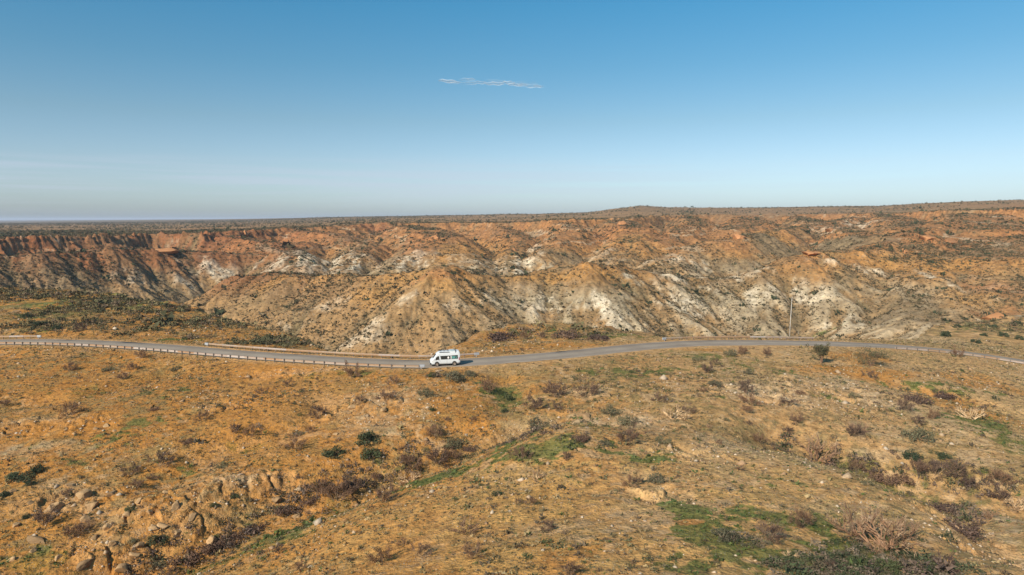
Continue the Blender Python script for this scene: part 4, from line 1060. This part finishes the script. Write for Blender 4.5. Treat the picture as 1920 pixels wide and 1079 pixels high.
# ------------------------------------------------------------------ the two roadside trees and others
def tree(px, py, hpx, wpx, label, seed, leafy, mat, trunk=.35):
    random.seed(seed); p = hit(px, py); k = p.y / FPX; h = hpx * k; w = wpx * k / 2
    root = empty('small_tree', (p.x, p.y, zat(p.x, p.y) - .1), random.uniform(0, 6)); tag(root, label, 'tree')
    br = MB(); V = []; F = []
    top = []
    for i in range(8):
        az = i * 2.4 + random.random(); d = Vector((math.cos(az) * w * random.uniform(.3, .8), math.sin(az) * w * random.uniform(.3, .8), h * random.uniform(.72, .98)))
        m1_ = Vector((d.x * .25, d.y * .25, h * trunk)); br.add(tube([(d.x * .03, d.y * .03, -.1), m1_, d.lerp(m1_, .45) + rv() * .1 * w, d], [h * .018, h * .013, h * .008, h * .004], 6, False))
        for q in range(5):
            s_ = m1_.lerp(d, random.uniform(.2, .95)); e_ = s_ + Vector((random.gauss(0, .32) * w, random.gauss(0, .32) * w, random.uniform(.05, .22) * h)); top.append(e_)
            br.add(tube([s_, s_.lerp(e_, .5) + rv() * .05, e_], [h * .010, h * .007, h * .003], 4, False))
    for e_ in top:
        for q in range(leafy):
            v = rv(); tri(V, F, e_ + Vector((v.x * .34 * w, v.y * .34 * w, v.z * .13 * h)) * random.uniform(.4, 1), h * random.uniform(.022, .044), 1.3)
    br.obj('trunk', M['redbark'], root); link_mesh('crown', mk((V, F), 'crown', mat), root)
    return root
tree(1540, 682, 38, 30, 'small green topped tree just below the road, right of the pole', 11, 70, M['olive2'], .30)
tree(1634, 687, 34, 58, 'wide sparse tree with spreading limbs just below the road at the right', 12, 55, M['olive2'], .18)

# ------------------------------------------------------------------ boulders
M['rock'] = simple('weathered tan limestone', (.40, .245, .12), .95, 0, .12, .25, [(0, (.66, .66, .68)), (.6, (1, 1, 1)), (1, (1.22, 1.2, 1.18))], 1.6)
M['palerock'] = simple('pale limestone', (.40, .285, .185), .95, 0, .12, .15, [(0, (.85, .85, .85)), (1, (1.15, 1.15, 1.15))], 2.)
import bmesh
def rock_mesh(seed, mat, sub=3):
    rr = random.Random(seed); bm = bmesh.new(); bmesh.ops.create_icosphere(bm, subdivisions=sub, radius=1.0)
    pl = []
    for i in range(13):
        n = Vector((rr.gauss(0, 1), rr.gauss(0, 1), rr.gauss(0, .8))).normalized(); pl.append((n, rr.uniform(.42, .80)))
    for v in bm.verts:
        for n, d in pl:
            t = v.co.dot(n) - d
            if t > 0: v.co -= n * t * .95
        c = v.co * 3; q = fbm(np.array([c.x + seed]), np.array([c.y + c.z * 1.7]), 1.0, 3, seed)[0]; v.co *= 1 + q * .09
    me = bpy.data.meshes.new('boulder'); bm.to_mesh(me); bm.free(); me.materials.append(mat); return me
rocks = [rock_mesh(k, M['rock']) for k in range(6)]; procks = [rock_mesh(20 + k, M['palerock']) for k in range(3)]
BL = [(211, 921, 24), (260, 935, 20), (102, 946, 42), (160, 970, 32), (179, 1005, 20), (253, 1034, 32), (262, 1018, 22), (163, 1048, 42), (172, 942, 38), (330, 942, 38), (306, 981, 34), (334, 993, 38), (288, 985, 26), (397, 1005, 44), (520, 932, 30), (158, 922, 44), (239, 960, 30), (21, 918, 26), (60, 939, 20), (211, 1012, 30),
      (70, 1005, 44), (63, 1027, 28), (130, 905, 26), (200, 985, 24), (360, 965, 26), (230, 1060, 34), (110, 1040, 26), (20, 1045, 30), (280, 955, 22), (350, 1040, 24), (30, 980, 28), (310, 920, 20)]
BS = [(179, 802, 13), (140, 812, 11), (123, 804, 12), (200, 795, 22), (176, 861, 12), (215, 806, 12), (158, 808, 10), (558, 963, 26), (432, 1020, 16), (630, 812, 14), (575, 808, 12), (690, 720, 12), (660, 760, 20), (1100, 776, 30), (1040, 795, 24), (1160, 796, 20), (720, 765, 22), (1440, 752, 18), (1256, 840, 20), (1870, 1020, 18), (1900, 955, 20)]
BW = [(823, 692, 20), (450, 887, 14), (1225, 715, 10), (1478, 664, 9), (1690, 652, 7), (1750, 640, 12), (875, 813, 12), (480, 935, 12), (1860, 1000, 16), (1100, 800, 12), (1210, 975, 12), (750, 720, 9), (1645, 735, 12)]
def boulders(items, meshes, nm, single, plural, zf):
    gs = {}
    for it in items: gs.setdefault(zf(*it[:2]), []).append(it)
    for z, its in gs.items():
        its.sort()
        for i, (px, py, w) in enumerate(its):
            p = hit(px, py + w * .2); r_ = w / 2 * p.y / FPX * .86
            o = link_mesh(nm, random.choice(meshes)); o.location = (p.x, p.y, zat(p.x, p.y) - r_ * .08)
            o.scale = (r_ * random.uniform(.9, 1.3), r_ * random.uniform(.8, 1.1), r_ * random.uniform(.6, .85)); o.rotation_euler = (random.uniform(-.3, .3), random.uniform(-.3, .3), random.uniform(0, 6.28))
            n = len(its); lab = f'{single} {z}' if n == 1 else (f'leftmost {single} {z}' if i == 0 else (f'rightmost {single} {z}' if i == n - 1 else (f'{ORD[i]} {single} from the left {z}' if i < 20 else f'{ORD[n - 1 - i]} {single} from the right {z}')))
            tag(o, lab, 'boulder', plural)
def zf2(px, py):
    if px < 520 and py > 860: return ('in the upper half of the left outcrop' if py < 962 else 'in the lower half of the left outcrop')
    return zone(px, py)
boulders(BL, rocks, 'boulder', 'tan boulder', 'tan boulders of the lower left outcrop', zf2)
boulders(BS, rocks, 'rock', 'small tan rock', 'small tan rocks on the slopes', zone)
boulders(BW, procks, 'pale_rock', 'pale whitish rock', 'pale rocks on the slopes', zone)

M['redrock'] = simple('rust red sandstone', (.40, .19, .085), .95, 0, .1, .3, [(0, (.8, .8, .8)), (1, (1.2, 1.15, 1.1))], .25)
rrocks = [rock_mesh(40 + k, M['redrock'], 4) for k in range(4)]
OC = [(1742, 447, 40, .45, 'left one of the pair of big red rock outcrops on the right slope'), (1782, 457, 44, .40, 'right one of the pair of big red rock outcrops on the right slope'), (1872, 596, 60, .30, 'orange rock outcrop above the green bench at the far right'),
      (1388, 446, 34, .35, 'yellowish rock cap on the tip of a pale spur right of centre'), (1525, 475, 50, .25, 'flat orange rock cap on the ridge above the tall pole'), (1165, 422, 24, .6, 'small dark red rock tower on the far canyon rim'), (458, 440, 16, .9, 'small dark rock point on the far rim left of centre'),
      (1697, 474, 16, .8, 'small rock notch on the orange ridge at the right'), (1560, 431, 30, .4, 'pale rock ledge high on the far right slope'), (300, 473, 60, .22, 'long pale rock ledge on the left canyon wall'), (815, 447, 34, .35, 'rusty rock ledge near the top of the central far spur'), (965, 471, 14, .8, 'small red rock knob on a pale far spur near the centre')]
for i, (px, py, w, asp, lab) in enumerate(OC):
    p = hit(px, py); r_ = w / 2 * p.y / FPX
    o = link_mesh('rock_outcrop', rrocks[i % 4]); o.location = (p.x, p.y + r_ * .35, zat(p.x, p.y) - r_ * asp * .1); o.scale = (r_, r_ * .8, r_ * asp * 1.25); o.rotation_euler = (0, 0, random.uniform(-.4, .4))
    tag(o, lab, 'rock outcrop', 'rock outcrops of the canyon walls')
# ------------------------------------------------------------------ uncountable cover
def grid_at(A_, x, y):
    j = np.clip(np.searchsorted(ys, y), 0, len(ys) - 1); i = np.clip(((x / y - ts[0]) / (ts[1] - ts[0])).astype(int), 0, NC - 1); return A_[j, i]
def tint_mat(name, rough=.9):
    m, nt, b = newmat(name); a = nt.nodes.new('ShaderNodeAttribute'); a.attribute_name = 'tint'
    tcn = nt.nodes.new('ShaderNodeTexCoord'); n = noise(nt, 6, 3, .6, tcn.outputs['Object'])
    c = mixc(nt, 1.0, a.outputs['Color'], rampnode(nt, n, [(.3, (.75, .75, .75)), (.7, (1.2, 1.2, 1.2))]), 'MULTIPLY')
    nt.links.new(c, b.inputs['Base Color']); b.inputs['Roughness'].default_value = rough; b.inputs['Specular IOR Level'].default_value = .12; return m
M['cover'] = tint_mat('scattered plant cover'); M['stone'] = tint_mat('scattered stones')
def scatter(name, x, y, size, tint, variants, mat, flat=1.0, sink=.05):
    n = len(x); z = zat_v(x, y) - size * sink
    which = rng.integers(0, len(variants), n); a = rng.uniform(0, 2 * np.pi, n)
    VV = []; FF = []; CC = []; off = 0
    for k, (bv_, bf_) in enumerate(variants):
        q = np.where(which == k)[0]
        if not len(q): continue
        ca, sa = np.cos(a[q])[:, None], np.sin(a[q])[:, None]; s_ = size[q][:, None]
        vx = (bv_[None, :, 0] * ca - bv_[None, :, 1] * sa) * s_ + x[q][:, None]; vy = (bv_[None, :, 0] * sa + bv_[None, :, 1] * ca) * s_ + y[q][:, None]
        vz = bv_[None, :, 2] * s_ * flat + z[q][:, None]
        VV.append(np.stack([vx, vy, vz], -1).reshape(-1, 3)); m_ = len(bv_)
        FF.append((bf_[None] + (np.arange(len(q)) * m_)[:, None, None] + off).reshape(-1, 3)); off += len(q) * m_
        CC.append(np.repeat(tint[q], m_, 0))
    o = mesh_obj(name, np.concatenate(VV), np.concatenate(FF), mat)
    c4 = np.ones((off, 4), np.float32); c4[:, :3] = np.concatenate(CC)
    at = o.data.color_attributes.new('tint', 'FLOAT_COLOR', 'POINT'); at.data.foreach_set('color', c4.ravel())
    return o
def clump(seed, n, size, h, el=1.0):
    random.seed(seed); V = []; F = []
    for i in range(n):
        az = random.uniform(0, 6.283); rr = random.random() ** .6; z = random.uniform(.05, 1) * math.sqrt(max(0, 1 - rr * rr)) * h
        tri(V, F, Vector((math.cos(az) * rr * .85, math.sin(az) * rr * .85, z)), size * random.uniform(.7, 1.3), el)
    return np.array([tuple(v) for v in V]), np.array(F)
def stonev(seed):
    r_ = np.random.default_rng(seed); v = np.array([(1, 0, 0), (-1, 0, 0), (0, 1, 0), (0, -1, 0), (0, 0, 1), (0, 0, -1), ], float)
    v = v * r_.uniform(.6, 1.2, (6, 1)) + r_.normal(0, .15, (6, 3)); v[:, 2] *= .7
    return v, np.array([(0, 2, 4), (2, 1, 4), (1, 3, 4), (3, 0, 4), (2, 0, 5), (1, 2, 5), (3, 1, 5), (0, 3, 5)])
stones_v = [stonev(k) for k in range(5)]
def area_pts(n, y0, y1, t0=-1.0, t1=1.0):
    y = np.sqrt(rng.uniform(y0 * y0, y1 * y1, n)); t = rng.uniform(t0, t1, n); return t * y, y
# canyon slopes
cl = [clump(600 + k, 12, .62, .75) for k in range(5)]
x, y = area_pts(290000, 128, 760)
x2_, y2_ = area_pts(150000, 195, 400); x = np.r_[x, x2_]; y = np.r_[y, y2_]
dn = fbm(x, y, 30, 3, 301) + .6 * fbm(x, y, 6, 2, 302)
g_u = grid_at(GUL, x, y)
keep = (grid_at(cany, x, y) > .5) & (rng.random(len(x)) < .46 + .5 * dn - .3 * g_u)
x, y = x[keep], y[keep]; n = len(x)
sz = rng.lognormal(-.98, .45, n) * (1 + .35 * sst(300, 480, y)); big = rng.random(n) < .03; sz[big] *= 2.0
ct = np.array([(.105, .080, .042), (.140, .104, .055), (.078, .066, .034), (.185, .130, .072)])[rng.integers(0, 4, n)] * rng.uniform(.75, 1.25, (n, 1)); ct[big] = (.060, .066, .034)
tag(scatter('spinifex_tussocks', x, y, sz, ct, cl, M['cover']), 'dry spinifex tussocks and low bushes dotting the canyon slopes', 'scrub', kind='stuff')
print('tussocks', n)
# plateau scrub
x, y = area_pts(90000, 360, 2600, -.95, .95)
keep = (grid_at(plat, x, y) > .35) & (rng.random(len(x)) < .36 - .10 * (x / y > 0) + .8 * fbm(x, y, 60, 3, 311)); x, y = x[keep], y[keep]; n = len(x)
sz = rng.lognormal(.10, .38, n)
ct = np.array([(.070, .072, .036), (.10, .085, .048), (.055, .062, .032), (.14, .11, .065)])[rng.integers(0, 4, n)] * rng.uniform(.8, 1.2, (n, 1))
tag(scatter('plateau_scrub', x, y, sz, ct, [clump(640 + k, 16, .55, 1.0) for k in range(4)], M['cover']), 'dark low scrub covering the plateau up to the horizon', 'scrub', kind='stuff')
print('plateau', n)
# green bench scrub at the far left and beyond the road
x, y = area_pts(120000, 135, 225, -1.0, 1.0)
def inb(cx, cy, rx, ry): return blob(cx, cy, rx, ry, wob=.8)
bm_ = np.maximum.reduce([blob(150, 556, 260, 14, wob=.6, s=3), blob(280, 578, 140, 12, wob=.6, s=4) , blob(60, 585, 90, 6, wob=1, s=5) * .7, blob(250, 610, 260, 16, wob=1, s=12) * .35, blob(480, 640, 130, 10, wob=1, s=13) * .5, blob(420, 603, 60, 8, wob=1, s=6), blob(1850, 612, 110, 12, wob=1, s=8) * .5, blob(540, 640, 50, 8, s=9) * .7, blob(1050, 618, 120, 8, s=10) * .6])
keep = (grid_at(nearm, x, y) > .5) & (rng.random(len(x)) < grid_at(bm_, x, y) * (.45 + .9 * fbm(x, y, 16, 3, 361))) & (grid_at(rdist, x, y) > 6); x, y = x[keep], y[keep]; n = len(x)
sz = rng.lognormal(-.62, .50, n); ct = np.array([(.125, .108, .050), (.22, .165, .08), (.075, .070, .036), (.17, .115, .07)])[rng.integers(0, 4, n)] * rng.uniform(.8, 1.2, (n, 1))
tag(scatter('bench_scrub', x, y, sz, ct, [clump(660 + k, 30, .32, .7) for k in range(4)], M['cover']), 'thick green scrub covering the benches beyond the road', 'scrub', kind='stuff')
print('bench', n)
def line_mask(x, y, pts, wpx):
    w3 = [hit(*q) for q in pts]; d, _ = seg_dist(x, y, [tuple(q) for q in w3]); return 1 - sst(.3, 1.0, d / wpx)
x, y = area_pts(60000, 38, 150, -.95, .95)
lm = np.maximum.reduce([line_mask(x, y, [(270, 1070), (420, 1006), (530, 952), (600, 924)], 3.6) * 1.5, line_mask(x, y, [(600, 924), (660, 908), (770, 866), (860, 846), (910, 832), (1000, 818)], 3.2) * 1.3, line_mask(x, y, [(1490, 838), (1560, 868), (1650, 888), (1800, 892), (1880, 918)], 3.6) * 1.2,
    line_mask(x, y, [(1060, 828), (1180, 822)], 2.0) * .5, line_mask(x, y, [(810, 705), (870, 704), (900, 700)], 1.6), line_mask(x, y, [(1590, 1062), (1720, 1062), (1800, 1070)], 2.5) * .9, line_mask(x, y, [(1700, 735), (1800, 742), (1860, 752)], 3.0) * .6, line_mask(x, y, [(1740, 935), (1830, 985)], 1.8) * .8, line_mask(x, y, [(450, 800), (620, 825)], 2) * .3])
keep = (rng.random(len(x)) < lm * .75 * (.6 + fbm(x, y, 4, 2, 351))) & (grid_at(rdist, x, y) > 4.5); x, y = x[keep], y[keep]; n = len(x)
sz = rng.lognormal(-.85, .4, n); ct = np.array([(.15, .10, .075), (.11, .078, .058), (.085, .085, .042), (.19, .135, .095)])[rng.integers(0, 4, n)] * rng.uniform(.75, 1.2, (n, 1))
tag(scatter('gully_scrub', x, y, sz, ct, [clump(670 + k, 46, .16, .8, 2.2) for k in range(4)], M['cover']), 'thick brown scrub filling the gully lines of the near slopes', 'scrub', kind='stuff')
x, y = area_pts(40000, 36, 70, .2, .95)
lm = np.maximum.reduce([line_mask(x, y, [(1600, 1040), (1680, 1058), (1760, 1075)], 3.6), line_mask(x, y, [(1500, 1070), (1600, 1068), (1720, 1079)], 2.6) * .8, line_mask(x, y, [(1350, 1010), (1420, 1020)], 1.5) * .35])
keep = rng.random(len(x)) < lm * .45 * (.7 + fbm(x, y, 4, 2, 391)); x, y = x[keep], y[keep]; n = len(x)
sz = rng.lognormal(-1.15, .4, n); ct = np.array([(.060, .072, .034), (.095, .10, .05), (.13, .10, .06), (.19, .14, .095)])[rng.integers(0, 4, n)] * rng.uniform(.75, 1.2, (n, 1))
tag(scatter('hollow_thicket', x, y, sz, ct, [clump(696 + k, 46, .15, .9, 2.2) for k in range(3)], M['cover']), 'dense dark green thicket filling the hollow at the lower right', 'scrub', kind='stuff')
x, y = area_pts(30000, 36, 170, -.95, .95); k_ = fbm(x, y, 20, 3, 371) + .7 * fbm(x, y, 5, 2, 372)
keep = (grid_at(nearm, x, y) > .5) & (grid_at(rdist, x, y) > HALF + 2) & (rng.random(len(x)) < .17 + .45 * k_); x, y = x[keep], y[keep]; n = len(x)
sz = rng.lognormal(-1.25, .38, n); ct = np.array([(.13, .088, .062), (.10, .072, .050), (.085, .085, .042), (.075, .085, .036), (.20, .15, .085)])[rng.integers(0, 5, n)] * rng.uniform(.7, 1.2, (n, 1))
tag(scatter('dwarf_scrub', x, y, sz, ct, [clump(690 + k, 44, .17, .7, 2.0) for k in range(4)], M['cover']), 'small brown and olive dwarf scrub peppering the near slopes', 'scrub', kind='stuff')
# near ground: tufts and stones
x, y = area_pts(170000, 34, 172, -.95, .95); gr_ = grid_at(GR, x, y)
k_ = fbm(x, y, 7, 3, 321) + .5 * fbm(x, y, 22, 2, 322)
rk_ = grid_at(rockm, x, y)
keep = (grid_at(nearm, x, y) > .5) & (grid_at(rdist, x, y) > HALF + .6) & (rng.random(len(x)) < .45 + .7 * k_ + .4 * gr_ - .3 * rk_); x, y, gr_, k_ = x[keep], y[keep], gr_[keep], k_[keep]; n = len(x)
sz = rng.lognormal(-2.15, .40, n) * np.where(rng.random(n) < .03, 2.0, 1)
dry = np.array([(.34, .25, .11), (.27, .20, .10), (.18, .15, .075), (.42, .30, .15), (.15, .11, .07)])[rng.integers(0, 5, n)]
grn = np.array([(.10, .125, .036), (.075, .10, .034), (.13, .145, .05)])[rng.integers(0, 3, n)]
sel = (gr_ > rng.uniform(.1, .7, n)) | (rng.random(n) < .10)
ct = np.where(sel[:, None], grn, dry * .85) * rng.uniform(.75, 1.25, (n, 1))
tag(scatter('grass_tufts', x, y, sz, ct, [clump(680 + k, 9, .55, .75, 1.5) for k in range(5)], M['cover']), 'dry and green grass tufts over the near slopes', 'grass', kind='stuff')
print('tufts', n)
x, y = area_pts(80000, 34, 172, -.95, .95); rk_ = grid_at(rockm, x, y)
keep = (grid_at(nearm, x, y) > .5) & (grid_at(rdist, x, y) > HALF + .5) & (rng.random(len(x)) < .12 + .75 * rk_ + .35 * (fbm(x, y, 9, 3, 331) - .1)); x, y = x[keep], y[keep]; n = len(x)
sz = rng.lognormal(-2.35, .5, n) * np.where(rng.random(n) < .04, 2.4, 1)
ct = np.array([(.56, .42, .29), (.44, .30, .18), (.48, .37, .26), (.36, .22, .12)])[rng.integers(0, 4, n)] * rng.uniform(.8, 1.15, (n, 1))
tag(scatter('loose_stones', x, y, sz, ct, stones_v, M['stone'], sink=-.1), 'loose tan and white stones strewn over the slopes', 'stones', kind='stuff')
print('stones', n)

# ------------------------------------------------------------------ the small cirrus streak
m, nt, b = newmat('thin cloud'); nt.nodes.remove(b)
o_ = [n_ for n_ in nt.nodes if n_.type == 'OUTPUT_MATERIAL'][0]
tr_ = nt.nodes.new('ShaderNodeBsdfTransparent'); di_ = nt.nodes.new('ShaderNodeBsdfDiffuse'); di_.inputs[0].default_value = (.97, .97, .98, 1)
tl_ = nt.nodes.new('ShaderNodeBsdfTranslucent'); tl_.inputs[0].default_value = (.97, .97, .98, 1)
ad_ = nt.nodes.new('ShaderNodeMixShader'); ad_.inputs[0].default_value = .25; nt.links.new(di_.outputs[0], ad_.inputs[1]); nt.links.new(tl_.outputs[0], ad_.inputs[2])
lw_ = nt.nodes.new('ShaderNodeLayerWeight'); lw_.inputs[0].default_value = .5
al_ = mapr(nt, lw_.outputs['Facing'], 1.0, .1, 0., .36)
gp_ = nt.nodes.new('ShaderNodeNewGeometry').outputs['Position']; mpv_ = nt.nodes.new('ShaderNodeMapping'); mpv_.inputs['Scale'].default_value = (.004, .004, .03); nt.links.new(gp_, mpv_.inputs[0]); al_ = math2(nt, 'MULTIPLY', al_, mapr(nt, noise(nt, 1., 3, .45, mpv_.outputs[0]), .30, .65, .10, 1.))
mx_ = nt.nodes.new('ShaderNodeMixShader'); nt.links.new(al_, mx_.inputs[0]); nt.links.new(tr_.outputs[0], mx_.inputs[1]); nt.links.new(ad_.outputs[0], mx_.inputs[2]); nt.links.new(mx_.outputs[0], o_.inputs['Surface'])
random.seed(5); mb = MB(); k = 6000 / FPX
for n, (cx, cy, lx, hy, sl) in enumerate(((843, 153, 21, 1.7, .10), (868, 156.8, 26, 1.2, .03), (876, 149.5, 16, 1.5, -.02), (899, 155.2, 16, 1.2, .02), (926, 157.2, 20, 1.6, .03), (930, 152.3, 18, .9, .05), (954, 155.2, 12, 1.6, .04), (972, 158.6, 20, 1.8, .0), (992, 161, 24, 2.2, .06), (985, 155.6, 24, 1.0, .03), (1010, 162.5, 12, 1.2, .05))):
    c = P(cx, cy, 6000 + (n % 3) * 45)
    V = []; F = []; nu, nv = 16, 22; L = lx * k; h_ = hy * 1.6 * k; D = 45 + lx * .5
    for a in range(nv + 1):
        th = math.pi * a / nv; wv = math.sin(a * .9 + n) * .25 * h_
        for b_ in range(nu):
            ph_ = 2 * math.pi * b_ / nu; V.append(Vector((c[0] + L * math.cos(th), c[1] + D * math.sin(th) * math.cos(ph_), c[2] + h_ * math.sin(th) * math.sin(ph_) + wv + sl * L * -math.cos(th))))
    for a in range(nv):
        for b_ in range(nu): F.append((a * nu + b_, a * nu + (b_ + 1) % nu, (a + 1) * nu + (b_ + 1) % nu, (a + 1) * nu + b_))
    mb.add((V, F))
tag(mb.obj('cloud', m, None, True), 'small thin white streak of cloud alone in the blue sky', 'cloud')
